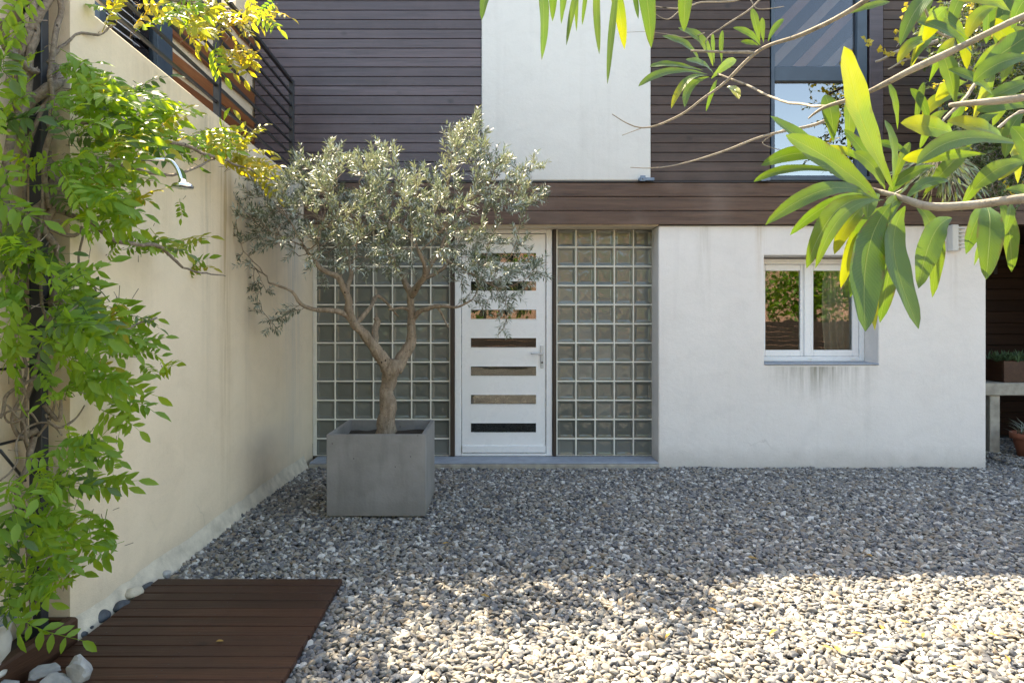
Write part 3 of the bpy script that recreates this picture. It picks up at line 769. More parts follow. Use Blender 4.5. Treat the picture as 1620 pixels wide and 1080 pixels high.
box('board', -2.125, -1.915, 3.062, 3.092, -.02, .140, MAT['boxwood'], tb, .003)
box('soil', -2.125, -1.99, 1.9, 3.06, -.02, .085, MAT['soil'], tb)

def stone(name, c, s, m, label, cat, seed, group=None, angular=False, rot=0.0):
    bm = bmesh.new(); bmesh.ops.create_icosphere(bm, subdivisions=3, radius=1.0)
    sd = Vector((seed*5.3, seed*1.7, 2))
    for v in bm.verts:
        d = v.co.normalized(); k = 1+.28*noise.noise(d*1.1+sd)+(.22*noise.noise(d*2.4+sd) if angular else .05*noise.noise(d*2.4+sd))
        if angular:
            for q in range(12):
                ax = Vector(noise.noise_vector(Vector((q*7.1, seed*3.3, 4)))).normalized(); pd = d.dot(ax)
                if pd > .1: k = min(k, (.52+.26*((q*37+seed*11) % 10)/10)/max(pd, .1))
        if angular: k *= 1+.03*noise.noise(d*6+sd)
        v.co = d*k
    Rz = Matrix.Rotation(rot, 3, 'Z')
    for v in bm.verts: v.co = Rz @ Vector((v.co.x*s[0], v.co.y*s[1], v.co.z*s[2])) + Vector(c)
    o = mkbm(name, bm, m, None, not angular)
    tagit(o, label, cat, group); return o
def onp(px, py, z):                    # point of the horizontal plane z seen at a pixel
    d = (CAMZ-z)*F/(py-CY); return P(px, py, d)
def st(px, py, z, s, m, *a, **k): stone('stone' if 'dark' in m or 'cream' in m else 'rock', onp(px, py, z), s, MAT[m], *a, **k)
st(212, 938, .055, (.034, .048, .030), 'rock_cream', 'cream rounded stone between the deck and the wall', 'stone', 1, rot=-.5)
st(234, 928, .035, (.030, .045, .022), 'rock_dark', 'slate coloured stone just beyond the cream one at the wall', 'stone', 2)
st(194, 959, .035, (.034, .055, .028), 'rock_dark', 'long dark stone right in front of the cream one', 'stone', 3, rot=-.3)
st(158, 975, .040, (.045, .050, .032), 'rock_dark', 'largest dark blue stone between deck and wall', 'stone', 4)
st(136, 994, .030, (.030, .035, .020), 'rock_dark', 'small dark stone next to the timber planting box', 'stone', 5)
st(128, 1003, .030, (.030, .030, .018), 'rock_dark', 'flat grey stone touching the end of the timber planting box', 'stone', 6)
st(262, 908, .02, (.026, .036, .022), 'rock_white', 'pale stone at the far left corner of the deck', 'stone', 11)
st(124, 1066, .075, (.062, .060, .070), 'rock_white', 'white jagged rock on the deck, the tallest of the rocks', 'rock', 7, angular=True)
st(84, 1078, .065, (.070, .045, .055), 'rock_white', 'grey white rock in front of the flat one on the deck', 'rock', 8, angular=True, rot=.4)
st(70, 1062, .060, (.080, .034, .030), 'rock_white', 'low flat pale rock lying on the deck at the left', 'rock', 9, angular=True, rot=.5)
st(12, 1083, .06, (.04, .04, .03), 'rock_white', 'pale rock cut by the bottom left edge of the photo', 'rock', 10, angular=True)
c = P(-9, 1046, 2.66); bz = .10
ur = thing('urn', 'small pale urn at the left edge beside the trellis', 'urn', (c.x, c.y, bz))
V, Fc = lathe_geo([(.0, bz), (.038, bz), (.042, bz+.012), (.020, bz+.035), (.024, bz+.05), (.052, bz+.085), (.058, bz+.13), (.050, bz+.165), (.058, bz+.195), (.070, bz+.21), (.066, bz+.21), (.05, bz+.18), (.0, bz+.175)], c.x, c.y, 28)
mk('body', V, Fc, MAT['urn'], ur, True)
V, Fc = lathe_geo([(.060, bz+.206), (.073, bz+.212), (.073, bz+.218), (.060, bz+.214)], c.x, c.y, 28); mk('rim', V, Fc, MAT['zinc'], ur, True)

# ------------------------------------------------------------------ concrete planter
pl = thing('concrete_planter', 'large square grey concrete planter holding the olive tree', 'planter', (-.915, 5.38, 0))
PX0, PX1, PY0, PY1, PZ0, PZ1 = -1.272, -.545, 5.02, 5.745, .030, .630
bm = bmesh.new(); w = .032
Vv = {}
def ring(x0, x1, y0, y1, z): return [bm.verts.new(p) for p in ((x0, y0, z), (x1, y0, z), (x1, y1, z), (x0, y1, z))]
r0 = ring(PX0, PX1, PY0, PY1, PZ0); r1 = ring(PX0, PX1, PY0, PY1, PZ1); r2 = ring(PX0+w, PX1-w, PY0+w, PY1-w, PZ1); r3 = ring(PX0+w, PX1-w, PY0+w, PY1-w, PZ0+.02)
for a, b in ((r0, r1), (r1, r2), (r2, r3)):
    for k in range(4): bm.faces.new([a[k], a[(k+1) % 4], b[(k+1) % 4], b[k]])
bm.faces.new(r0); bm.faces.new(r3)
bmesh.ops.recalc_face_normals(bm, faces=bm.faces)
bmesh.ops.bevel(bm, geom=[e for e in bm.edges if e.calc_face_angle(0) > .5], offset=.004, segments=2, affect='EDGES')
mkbm('body', bm, MAT['concrete'], pl)
for (x, y) in ((PX0+.07, PY0+.06), (PX1-.12, PY0+.06), (PX0+.07, PY1-.1), (PX1-.12, PY1-.1)):
    box('foot', x-.05, x+.06, y-.04, y+.05, -.015, PZ0-.001, MAT['concrete'], pl)
V = []; Fc = []; n = 24
for j in range(n+1):
    for i in range(n+1):
        x = PX0+w+.001+(PX1-PX0-2*w-.002)*i/n; y = PY0+w+.001+(PY1-PY0-2*w-.002)*j/n
        V.append((x, y, .545+.02*noise.noise(Vector((x*9, y*9, 0)))+.03*math.exp(-((x+.94)**2+(y-5.4)**2)/.02)))
for j in range(n):
    for i in range(n): a = j*(n+1)+i; Fc.append([a, a+1, a+n+2, a+n+1])
mk('soil', V, Fc, MAT['soil'], pl, True)

# ------------------------------------------------------------------ olive tree
OD = 5.38
ol = thing('olive_tree', 'gnarled olive tree with silvery foliage growing in the concrete planter', 'tree', (-.9, OD, .56))
def tube_obj(name, path, rad, m, parent, n=10, lump=.12, seed=0):
    V, Fc = tube_geo(path, rad, n)
    for i, v in enumerate(V):
        k = min(i//n, len(path)-1); d = v-Vector(path[k])
        V[i] = Vector(path[k])+d*(1+lump*2*noise.noise(v*14+Vector((seed, 0, 0)))+lump*noise.noise(v*40))
    return mk(name, V, Fc, m, parent, True)
def lerp(a, b, n): return [a+(b-a)*i/(n-1) for i in range(n)]
tr_pts = [P(609, 692, OD), P(611, 665, OD), P(614, 640, OD), P(612, 618, OD+.03), P(617, 598, OD+.02), P(620, 582, OD), P(622, 568, OD)]
sp = smooth_path(tr_pts, 4)
rr = np.interp(np.linspace(0, 1, len(sp)), [0, .12, .45, .7, .9, 1], [.086, .068, .061, .060, .074, .058])
tube_obj('trunk', sp, list(rr), MAT['bark_olive'], ol, 18, .16, 3)
limbs = [  # px, py, depth offset, radius
    [(614, 585, 0, .060), (602, 566, -.03, .050), (588, 548, -.08, .042), (578, 528, -.12, .037), (562, 512, -.15, .034), (552, 490, -.2, .03), (548, 465, -.22, .026), (535, 440, -.25, .022), (505, 420, -.28, .016), (480, 390, -.3, .010)],
    [(625, 585, 0, .055), (636, 566, .03, .050), (650, 545, .05, .048), (652, 520, .06, .034), (650, 490, .05, .032), (651, 465, .05, .028), (668, 440, .1, .022), (690, 405, .15, .016), (705, 370, .2, .010)],
    [(596, 556, -.05, .032), (592, 535, 0, .028), (596, 510, .08, .026), (592, 500, .1, .018)],
    [(570, 520, -.13, .028), (548, 500, -.2, .022), (520, 492, -.28, .018), (484, 485, -.35, .015), (462, 462, -.4, .011), (425, 450, -.42, .007)],
    [(650, 505, .06, .026), (668, 492, 0, .020), (690, 484, -.08, .016), (718, 486, -.15, .010), (745, 476, -.2, .006)],
    [(651, 468, .05, .026), (640, 440, .1, .022), (625, 415, .15, .018), (618, 380, .2, .012)],
    [(651, 470, .05, .024), (662, 450, -.1, .020), (672, 425, -.25, .016), (660, 395, -.35, .012)],
    [(668, 440, .1, .020), (700, 425, .15, .016), (712, 400, .2, .013), (705, 370, .2, .010), (735, 340, .2, .008)],
    [(548, 465, -.22, .022), (556, 435, -.1, .018), (548, 400, 0, .013), (530, 365, .1, .009)],
    [(562, 512, -.15, .022), (585, 490, -.05, .016), (600, 470, .1, .013), (630, 500, .15, .006)],
    [(690, 405, .15, .014), (725, 420, .05, .012), (760, 440, -.05, .009), (790, 455, -.1, .006)],
    [(692, 545-60, -.08, .012), (700, 500, -.1, .008), (712, 515, -.12, .005)],
    [(650, 490, .05, .02), (632, 486, .0, .012), (612, 489, -.05, .007)],
]
nodes = []; par = []; rad_min = []
for li, lb in enumerate(limbs):
    pts = smooth_path([P(a, b, OD+c) for a, b, c, r in lb], 4); pts = gnarl(pts, .022, 7, li)
    rs = np.interp(np.linspace(0, 1, len(pts)), np.linspace(0, 1, len(lb)), [r for *_, r in lb])
    tube_obj('branch', pts, list(rs), MAT['bark_olive'], ol, 9 if rs[0] > .02 else 6, .13, li)
    for i, p in enumerate(pts):
        if i > len(pts)*.35: nodes.append(np.array(p)); par.append(-1)
# crown envelope (clumps seen in the photograph: px, py, radius in px, weight)
clumps = [(430, 325, 50, 1), (490, 305, 55, 1.3), (555, 300, 58, 1.4), (620, 305, 55, 1.3), (675, 320, 48, 1.2), (735, 290, 50, 1.2), (737, 228, 30, .5), (795, 300, 48, 1.1),
          (835, 310, 22, .3), (785, 405, 52, 1.3), (830, 430, 34, .6), (400, 392, 30, .4), (560, 360, 55, 1.2), (490, 365, 50, 1.1), (430, 365, 40, .7), (640, 370, 50, 1.1), (700, 365, 45, 1),
          (765, 455, 36, .7), (798, 478, 20, .25), (796, 522, 13, .12), (425, 515, 14, .12), (408, 462, 20, .2), (372, 335, 30, .6), (395, 345, 40, .7), (590, 252, 20, .25), (527, 240, 12, .12), (478, 262, 16, .2), (610, 250, 16, .15),
          (520, 410, 40, .5), (590, 400, 40, .5), (740, 400, 40, .7), (745, 200, 14, .15), (720, 215, 12, .1), (840, 268, 14, .1), (378, 405, 20, .2)]
wts = np.array([c[3] for c in clumps]); wts = wts/wts.sum()
att = []
for _ in range(1120):
    c = clumps[rng.choice(len(clumps), p=wts)]; a = rng.uniform(0, 6.283); q = math.sqrt(rng.uniform())*c[2]
    px = c[0]+math.cos(a)*q; py = c[1]+math.sin(a)*q*.9
    dd = .78*math.sqrt(max(.05, 1-((px-605)/285)**2))*(1.0 if py < 430 else .55)
    if c[2] < 25: dd *= .35
    att.append(np.array(P(px, py, OD+rng.uniform(-dd, dd))))
att = np.array(att); alive = np.ones(len(att), bool)
nodes = [n for n in nodes]; step = .055
for it in range(70):
    if not alive.any(): break
    NA = np.array(nodes); AA = att[alive]
    d = np.linalg.norm(AA[:, None]-NA[None], axis=2); near = d.argmin(1); dm = d.min(1)
    acc = {}
    for i, k in enumerate(near):
        if dm[i] < 1.2: acc.setdefault(k, []).append((AA[i]-NA[k])/max(dm[i], 1e-6))
    for k, vv in acc.items():
        v = np.mean(vv, 0)+rng.normal(0, .18, 3); v /= np.linalg.norm(v)+1e-9
        nodes.append(NA[k]+v*step); par.append(k)
    NA = np.array(nodes[-len(acc):]) if acc else None
    if NA is None: break
    ia = np.where(alive)[0]; d = np.linalg.norm(att[ia][:, None]-NA[None], axis=2).min(1); alive[ia[d < .075]] = False
NN = len(nodes); cnt = np.zeros(NN)
kids = [[] for _ in range(NN)]
for i in range(NN):
    if par[i] >= 0: kids[par[i]].append(i)
tips = [i for i in range(NN) if par[i] >= 0 and not kids[i]]
for i in range(NN-1, -1, -1):
    if par[i] >= 0:
        if not kids[i]: cnt[i] = 1
        cnt[par[i]] += cnt[i]
V = []; Fc = []
for i in range(NN):
    if par[i] >= 0:
        r1 = .0020*max(1, cnt[i])**.42; r0 = r1*1.05 if par[par[i]] < 0 else .0020*max(1, cnt[par[i]])**.42
        tube_geo([Vector(nodes[par[i]]), Vector(nodes[i])], [min(r0, .014), min(r1, .013)], 4, V, Fc, False)
o = mk('twigs', V, Fc, MAT['bark_olive'], ol, True); o['kind'] = 'stuff'
def add_leaf(V, Fc, T, base, d, up, L, w, tint, fold=.25, curl=.1, segs=2):
    """a small folded leaf of a few quads"""
    d = d.normalized(); s = d.cross(up)
    if s.length < 1e-4: s = d.orthogonal()
    s.normalize(); n = s.cross(d).normalized()
    b = len(V)
    V.append(base)
    if segs == 2:
        for t, ww in ((.35, 1.0), (.72, .75)):
            c = base+d*(L*t)-n*(curl*L*t*t)
            V.extend([c+s*(w*.5*ww)+n*(fold*w*.5*ww), c, c-s*(w*.5*ww)+n*(fold*w*.5*ww)])
        V.append(base+d*L-n*(curl*L))
        Fc.extend([[b, b+2, b+1], [b, b+3, b+2], [b+1, b+2, b+5, b+4], [b+2, b+3, b+6, b+5], [b+4, b+5, b+7], [b+5, b+6, b+7]])
        T.extend([tint]*6)
    else:
        c = base+d*(L*.45)
        V.extend([c+s*(w*.5)+n*(fold*w*.5), c-n*0, c-s*(w*.5)+n*(fold*w*.5), base+d*L-n*(curl*L)])
        Fc.extend([[b, b+2, b+1], [b, b+3, b+2], [b+1, b+2, b+4], [b+2, b+3, b+4]])
        T.extend([tint]*4)
V = []; Fc = []; T = []; VT = []; FT = []
cen = Vector(P(605, 400, OD))
def sprig(p, dr, ln, nl, V, Fc, T, VT, FT, Lr=(.036, .060), w=.0125):
    s = dr.orthogonal().normalized(); q = dr.cross(s)
    end = p+dr*ln; tube_geo([p, end], [.0018, .0008], 3, VT, FT, False)
    tt = random.random()
    for k in range(nl):
        t = (k//2*2)/nl*.95+.05; a = (k % 2)*math.pi+(k//2 % 2)*math.pi/2+random.uniform(-.4, .4)
        rad = s*math.cos(a)+q*math.sin(a)
        ld = (dr*random.uniform(.6, 1.2)+rad*random.uniform(.6, 1.1)+Vector((0, 0, .12))).normalized()
        up = Vector((random.gauss(0, .5), random.gauss(0, .5), 1))
        add_leaf(V, Fc, T, p+dr*(ln*t), ld, up, random.uniform(*Lr), w*random.uniform(.8, 1.2), min(1, max(0, tt*.6+random.random()*.4)), .2, random.uniform(-.05, .18), 3 if True else 2)
leafnodes = [i for i in range(NN) if par[i] >= 0 and cnt[i] <= 3]
for i in leafnodes:
    p = Vector(nodes[i]); pr_ = Vector(nodes[par[i]]); dr = (p-pr_).normalized()
    m_ = 2 if not kids[i] else 1
    for _ in range(m_):
        low = p.z < 2.0
        dd = (dr*.8+Vector((random.gauss(0, .55), random.gauss(0, .55), random.gauss(.45 if not low else -.05, .45)))+(p-cen).normalized()*.4).normalized()
        sprig(p, dd, random.uniform(.07, .15), random.choice((12, 14, 16)), V, Fc, T, VT, FT)
# upright shoots over the crown
for (a, b, h) in ((523, 262, .20), (478, 268, .13), (588, 262, .20), (606, 262, .18), (720, 222, .17), (745, 215, .2), (750, 205, .16), (836, 290, .18), (800, 270, .12), (655, 285, .12), (765, 250, .12), (560, 270, .12), (640, 285, .10), (815, 285, .14)):
    for j in range(3):
        p = P(a+random.uniform(-8, 8), b+random.uniform(0, 12), OD+random.uniform(-.25, .25))
        sprig(p, Vector((random.gauss(0, .18), random.gauss(0, .18), 1)).normalized(), h*random.uniform(.7, 1.1), 14, V, Fc, T, VT, FT, (.03, .05))
o = mk('foliage', V, Fc, MAT['leaf_olive'], ol, False, T); o['kind'] = 'stuff'
o = mk('shoots', VT, FT, MAT['bark_olive'], ol); o['kind'] = 'stuff'
print('olive nodes', NN, 'leaf faces', len(Fc))

# ------------------------------------------------------------------ wisteria
wi = thing('wisteria', 'wisteria vine with twisted stems climbing the trellis post on the left', 'climbing plant', (-2.0, 3.0, .08))
def frond_geo(npair, L, wl, seed, V=None, Fc=None):
    rs = random.Random(seed)
    V = [] if V is None else V; Fc = [] if Fc is None else Fc
    def rach(t): return Vector((.03*math.sin(t*3+seed), L*t, .10*L*t-.28*L*t*t))
    tube_geo([rach(i/5) for i in range(6)], [.0022, .002, .0018, .0015, .0012, .001], 3, V, Fc, False)
    def leaflet(b0, d, n, l, w):
        d = d.normalized(); s = d.cross(n).normalized(); n = s.cross(d).normalized(); b = len(V)
        cu = rs.uniform(.05, .3)
        V.append(b0)
        for t, ww in ((.18, .62), (.45, 1.0), (.75, .66)):
            c = b0+d*(l*t)-n*(cu*l*t*t); wob = rs.uniform(-.12, .12)*w
            V.extend([c+s*(w*.5*ww)+n*(.16*w*ww+wob*.4), c, c-s*(w*.5*ww)+n*(.16*w*ww-wob*.4)])
        V.append(b0+d*l-n*(cu*l*1.1))
        Fc.extend([[b, b+2, b+1], [b, b+3, b+2]])
        for q in (0, 3): Fc.extend([[b+1+q, b+2+q, b+5+q, b+4+q], [b+2+q, b+3+q, b+6+q, b+5+q]])
        Fc.extend([[b+7, b+8, b+10], [b+8, b+9, b+10]])
    for k in range(npair):
        t = .22+.70*k/npair; c = rach(t); sz = wl*(1.0-.25*abs(t-.55))*rs.uniform(.85, 1.1)
        for sd_ in (-1, 1):
            d = Vector((sd_*1.0, rs.uniform(.35, .75), rs.uniform(-.45, .05)))
            leaflet(c+Vector((0, rs.uniform(-.006, .006), 0)), d, Vector((rs.gauss(0, .25), rs.gauss(0, .25), 1)), sz, sz*rs.uniform(.34, .43))
    leaflet(rach(1.0), Vector((rs.gauss(0, .15), 1, -.5)), Vector((0, .3, 1)), wl*1.1, wl*.46)
    return V, Fc
FR = []
for k in range(8):
    V, Fc = frond_geo(random.choice((4, 5, 5, 6)), random.uniform(.17, .25), random.uniform(.058, .074), k+1)
    for mt in ('leaf_vine', 'leaf_yellow', 'leaf_shade'):
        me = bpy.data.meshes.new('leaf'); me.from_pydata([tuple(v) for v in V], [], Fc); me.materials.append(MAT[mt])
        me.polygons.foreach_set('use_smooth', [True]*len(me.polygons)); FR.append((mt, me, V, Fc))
def wall_d(px): return 2106/(790-px)
# foliage masses: px, py, rx, ry, count, mean direction of the fronds in the picture, depth factor range, share of fronds tinted yellow for sunlight
masses = [
    (25, 60, 30, 50, 9, (-.2, -1), (.93, 1.0), .0), (22, 170, 32, 50, 9, (0, -1), (.93, 1.0), .0), (25, 260, 28, 40, 7, (-.1, -1), (.93, 1.0), .05), (15, 320, 20, 30, 3, (0, -1), (.93, 1), 0),
    (10, 395, 22, 40, 6, (-.3, -1), (.93, 1.0), .05), (60, 390, 45, 24, 9, (.3, -.6), (.86, .98), .0), (12, 480, 16, 40, 5, (-.2, -1), (.93, 1), .0), (12, 545, 22, 36, 6, (-.2, -1), (.93, 1), .0),
    (120, 115, 34, 26, 9, (.7, 0), (.86, .98), .1), (150, 165, 60, 40, 26, (.8, -.1), (.80, .97), .12), (215, 165, 58, 36, 24, (.9, -.1), (.80, .97), .12), (235, 215, 70, 34, 30, (.9, -.2), (.80, .97), .12), (130, 215, 50, 30, 15, (.9, -.2), (.82, .97), .08),
    (310, 225, 50, 26, 20, (.9, -.1), (.80, .97), .25), (150, 268, 55, 26, 16, (.9, -.3), (.80, .97), .1), (215, 262, 55, 24, 14, (.9, -.1), (.80, .97), .1), (115, 300, 45, 22, 11, (.9, -.3), (.82, .97), 0), (200, 305, 55, 26, 16, (.9, -.4), (.80, .96), .1), (285, 335, 14, 40, 4, (.1, -1), (.84, .96), .1),
    (150, 350, 50, 18, 8, (.9, -.2), (.82, .97), .0), (215, 388, 45, 20, 9, (1, -.1), (.84, .96), .0), (180, 330, 40, 20, 6, (.8, -.6), (.84, .96), .0), (285, 382, 35, 12, 5, (1, 0), (.9, .98), .3), (320, 425, 18, 8, 2, (1, -.1), (.95, 1.0), .6),
    (385, 248, 26, 18, 11, (.9, .1), (.82, .93), .9), (425, 275, 20, 12, 8, (.9, -.2), (.80, .90), 1.0), (350, 232, 26, 18, 9, (.9, 0), (.84, .95), .6), (390, 215, 12, 16, 3, (.5, 1), (.84, .95), .8),
    (110, 455, 40, 26, 10, (.7, .1), (.80, .96), .1), (140, 500, 60, 30, 22, (.9, -.2), (.80, .96), .08), (210, 530, 48, 32, 17, (.9, -.4), (.82, .97), .0), (110, 550, 40, 34, 11, (.6, -.5), (.80, .96), .0), (250, 565, 26, 16, 4, (1, -.5), (.84, .95), 0),
    (160, 590, 50, 28, 10, (.9, -.4), (.82, .96), .05), (195, 645, 34, 20, 5, (.8, -.8), (.86, .96), .2), (85, 600, 34, 26, 5, (0, -1), (.85, .96), .0),
    (105, 710, 45, 30, 8, (.8, -.3), (.84, .96), .0), (70, 770, 45, 36, 9, (.6, -.7), (.86, .98), .0), (150, 745, 45, 20, 6, (1, -.1), (.84, .96), .0), (110, 830, 45, 34, 9, (.8, -.7), (.84, .96), .0),
    (25, 830, 30, 40, 7, (0, -1), (.88, .99), .0), (80, 890, 42, 30, 8, (.5, -.8), (.86, .96), .0), (50, 950, 40, 30, 7, (.2, -1), (.84, .92), .1), (10, 920, 16, 40, 4, (0, -1), (.9, .98), .2), (160, 850, 18, 30, 3, (.4, -1), (.86, .95), .0),
    (265, 22, 50, 22, 12, (.5, -.6), (.90, 1.0), .7), (350, 35, 55, 30, 28, (.6, -.8), (.86, .97), .9), (375, 85, 30, 20, 11, (.5, -1), (.86, .95), .9), (180, 12, 24, 10, 3, (.5, -.4), (.95, 1.0), .8), (410, 15, 26, 18, 9, (.8, -.8), (.84, .93), .9),
]
fr_list = []; TWV = []; TWF = []
for mi, (cx, cy, rx, ry, cnt_, (dx, dz), (f0, f1), lit_share) in enumerate(masses):
    for k in range(int(cnt_*1.02)):
        a = random.uniform(0, 6.283); q = math.sqrt(random.random())
        px = cx+rx*q*math.cos(a); py = cy+ry*q*math.sin(a)
        if px > 470: px = 470
        d = wall_d(px)*random.uniform(f0, f1)
        if py < 110 and px > 180: d = wall_d(px)*random.uniform(f0, f1+.02)
        if px < 100: d = max(min(d, 3.02), 2.5)
        if 225 < px < 335 and 238 < py < 330: continue
        if 38 < px < 100 and py < 360 and random.random() < .75: continue
        p = P(px, py, d)
        out = Vector((dx+random.gauss(0, .6), -random.uniform(-.2, .9), dz*.7+random.gauss(0, .5)+.1)).normalized()
        up = Vector((random.gauss(0, .4), -random.uniform(.2, 1.1), random.uniform(.25, 1.1))).normalized()
        fr_list.append((p-out*.10, out, up, random.random() < lit_share, random.uniform(.62, 1.18)))
random.shuffle(fr_list)
fr_list.sort(key=lambda f: f[0].y/f[4])       # the largest ones in view become parts
SV = []; SF = []; ST = []
shade_fr = [f for f in FR if f[0] == 'leaf_shade']; gre = [f for f in FR if f[0] == 'leaf_vine']; sunlit_fr = [f for f in FR if f[0] == 'leaf_yellow']
nleaf = 0
yV = []; yF = []; yT = []
for i, (p, d, up, yy, s) in enumerate(fr_list):
    fr = random.choice(sunlit_fr if yy else (shade_fr if (random.random() < (.75 if p.x < -1.93 and p.y < 3.1 and p.z > 1.5 else .14)) else gre))
    x = d.cross(up).normalized(); z = x.cross(d).normalized()
    Mx = Matrix((x, d, z)).transposed()
    if nleaf < 298:
        o = bpy.data.objects.new('leaf', fr[1]); C.objects.link(o); o.parent = wi; o.location = p-wloc(wi)
        o.rotation_euler = Mx.to_euler(); o.scale = (s, s, s); nleaf += 1
    else:
        tv, tf, tt = (yV, yF, yT) if yy else (SV, SF, ST)
        b = len(tv); tv.extend([p+Mx@(v*s) for v in fr[2]]); tf.extend([[b+q for q in f] for f in fr[3]]); tt.extend([random.random()]*len(fr[3]))
    # a short shoot carrying it
    q = p-d*random.uniform(.02, .05)+Vector((random.gauss(0, .01), random.uniform(0, .02), random.gauss(0, .01)))
    tube_geo([q, p], [.002, .0016], 3, TWV, TWF, False)
if SV: mk('foliage', SV, SF, MAT['leaf_vine_s'], wi, True, ST)['kind'] = 'stuff'
MAT['leaf_sunlit_s'] = leafmat('sunlit_wisteria_mass', (.24, .27, .025), (.22, .25, .04), (.55, .52, .03), .5, .5, True, .9, alt=(.34, .27, .03))  # same painted sunlight tint for the merged fronds
if yV: mk('sunlit_foliage', yV, yF, MAT['leaf_sunlit_s'], wi, True, yT)['kind'] = 'stuff'
print('fronds', len(fr_list))
mk('shoots', TWV, TWF, MAT['bark_vine'], wi)['kind'] = 'stuff'
# twisting stems round the post
for (ph, turns, r0, rad, z0, z1) in ((0, 4.6, .066, .023, 1.55, 3.8), (2.4, 2.6, .074, .019, 1.45, 3.8), (4.2, 3.5, .055, .009, .1, 3.7)):
    pts = []
    for i in range(90):
        t = i/89; z = z0+(z1-z0)*t; a = ph+turns*6.283*t+.8*noise.noise(Vector((z*2, ph, 0))); rr_ = r0*(1.05+.45*noise.noise(Vector((z*1.7, ph, 4))))
        pts.append(Vector((-2.03+rr_*math.cos(a)*1.0, 3.01+rr_*math.sin(a)*.9, z)))
    tube_obj('stem', pts, [rad*(1.15-.35*i/89) for i in range(90)], MAT['bark_vine'], wi, 9, .16, ph)
vine_br = [
    [(75, 200, 2.98, .012), (150, 195, 3.05, .011), (240, 215, 3.3, .010), (320, 240, 3.7, .009), (380, 262, 4.3, .007), (430, 285, 4.7, .005)],
    [(70, 330, 2.98, .014), (140, 350, 3.0, .012), (200, 385, 3.1, .011), (255, 390, 3.4, .009), (285, 420, 3.6, .007), (320, 430, 3.9, .005), (355, 435, 4.2, .003)],
    [(72, 270, 2.95, .010), (170, 262, 3.1, .009), (270, 275, 3.4, .008), (340, 250, 3.9, .006)],
    [(70, 360, 2.96, .008), (110, 370, 3.0, .008), (125, 360, 3.02, .006), (122, 420, 3.0, .005), (140, 455, 3.0, .004)],
    [(75, 560, 2.95, .008), (130, 540, 2.9, .007), (200, 520, 3.1, .006), (245, 505, 3.3, .004)],
    [(70, 640, 2.95, .010), (95, 665, 2.95, .009), (100, 630, 2.98, .006), (140, 590, 3.05, .005), (160, 640, 3.1, .003)],
    [(60, 680, 2.95, .016), (35, 695, 2.9, .012), (20, 660, 2.85, .009), (40, 590, 2.9, .008), (35, 560, 2.92, .006)],
    [(28, 480, 2.85, .012), (20, 400, 2.82, .014), (8, 300, 2.8, .016), (22, 200, 2.84, .016), (45, 150, 2.92, .015), (52, 60, 2.95, .016), (50, -20, 2.95, .016)],
    [(78, 330, 2.96, .012), (70, 250, 2.94, .014), (86, 190, 2.96, .012), (80, 120, 2.96, .010), (90, 40, 3.0, .012), (95, -20, 3.0, .012)],
    [(88, 420, 3.0, .014), (92, 395, 2.97, .015), (75, 370, 2.95, .016), (55, 352, 2.93, .018)],
    [(0, 760, 2.7, .004), (25, 730, 2.8, .004), (30, 690, 2.85, .005), (70, 665, 2.93, .005), (100, 690, 2.95, .004)],
    [(10, 640, 2.75, .004), (30, 665, 2.8, .005), (50, 700, 2.9, .006)], [(30, 570, 2.8, .004), (42, 640, 2.85, .005), (45, 690, 2.9, .006)],
    [(72, 655, 2.93, .005), (95, 675, 2.93, .005), (118, 662, 3.0, .004), (135, 640, 3.05, .003)], [(60, 690, 2.93, .006), (85, 640, 2.95, .005), (80, 600, 2.95, .004), (90, 560, 3.0, .003)],
    [(55, 690, 2.95, .014), (38, 740, 2.9, .012), (30, 800, 2.88, .010), (45, 880, 2.9, .009), (50, 990, 2.92, .009)],
    [(0, 660, 2.75, .008), (12, 630, 2.8, .008), (35, 610, 2.85, .007), (60, 595, 2.95, .006)],
    [(0, 30, 2.7, .018), (10, 70, 2.74, .018), (35, 100, 2.85, .017), (60, 115, 2.95, .014)],
    [(0, 370, 2.72, .020), (15, 330, 2.76, .020), (30, 340, 2.82, .018), (55, 355, 2.92, .016)],
    [(20, 455, 2.8, .016), (40, 435, 2.86, .015), (60, 430, 2.95, .013)],
    [(75, 100, 3.0, .010), (110, 60, 3.1, .007), (160, 50, 3.3, .005), (180, 40, 3.4, .003)],
    [(300, 5, 4.2, .010), (345, 12, 4.5, .010), (370, 20, 4.7, .008), (392, 60, 4.9, .005)],
    [(180, -40, 3.4, .012), (240, -10, 3.8, .012), (300, 5, 4.2, .010)],
    [(95, 520, 2.95, .006), (145, 470, 3.0, .005), (150, 455, 3.0, .004), (140, 430, 3.0, .003)],
    [(80, 240, 2.98, .006), (60, 400, 2.9, .007), (75, 520, 2.93, .006)],
    
    [(0, 905, 2.6, .006), (30, 900, 2.68, .006), (60, 895, 2.8, .005)],
    [(40, 660, 2.8, .005), (15, 665, 2.8, .005), (15, 650, 2.8, .005), (45, 645, 2.85, .004), (60, 670, 2.9, .004)],
]
for li, lb in enumerate(vine_br):
    pts = gnarl(smooth_path([P(a, b, c) for a, b, c, r in lb], 5), .018, 9, li+20)
    rs = np.interp(np.linspace(0, 1, len(pts)), np.linspace(0, 1, len(lb)), [r for *_, r in lb])
    tube_obj('branch', pts, list(rs), MAT['bark_vine'], wi, 6, .15, li)

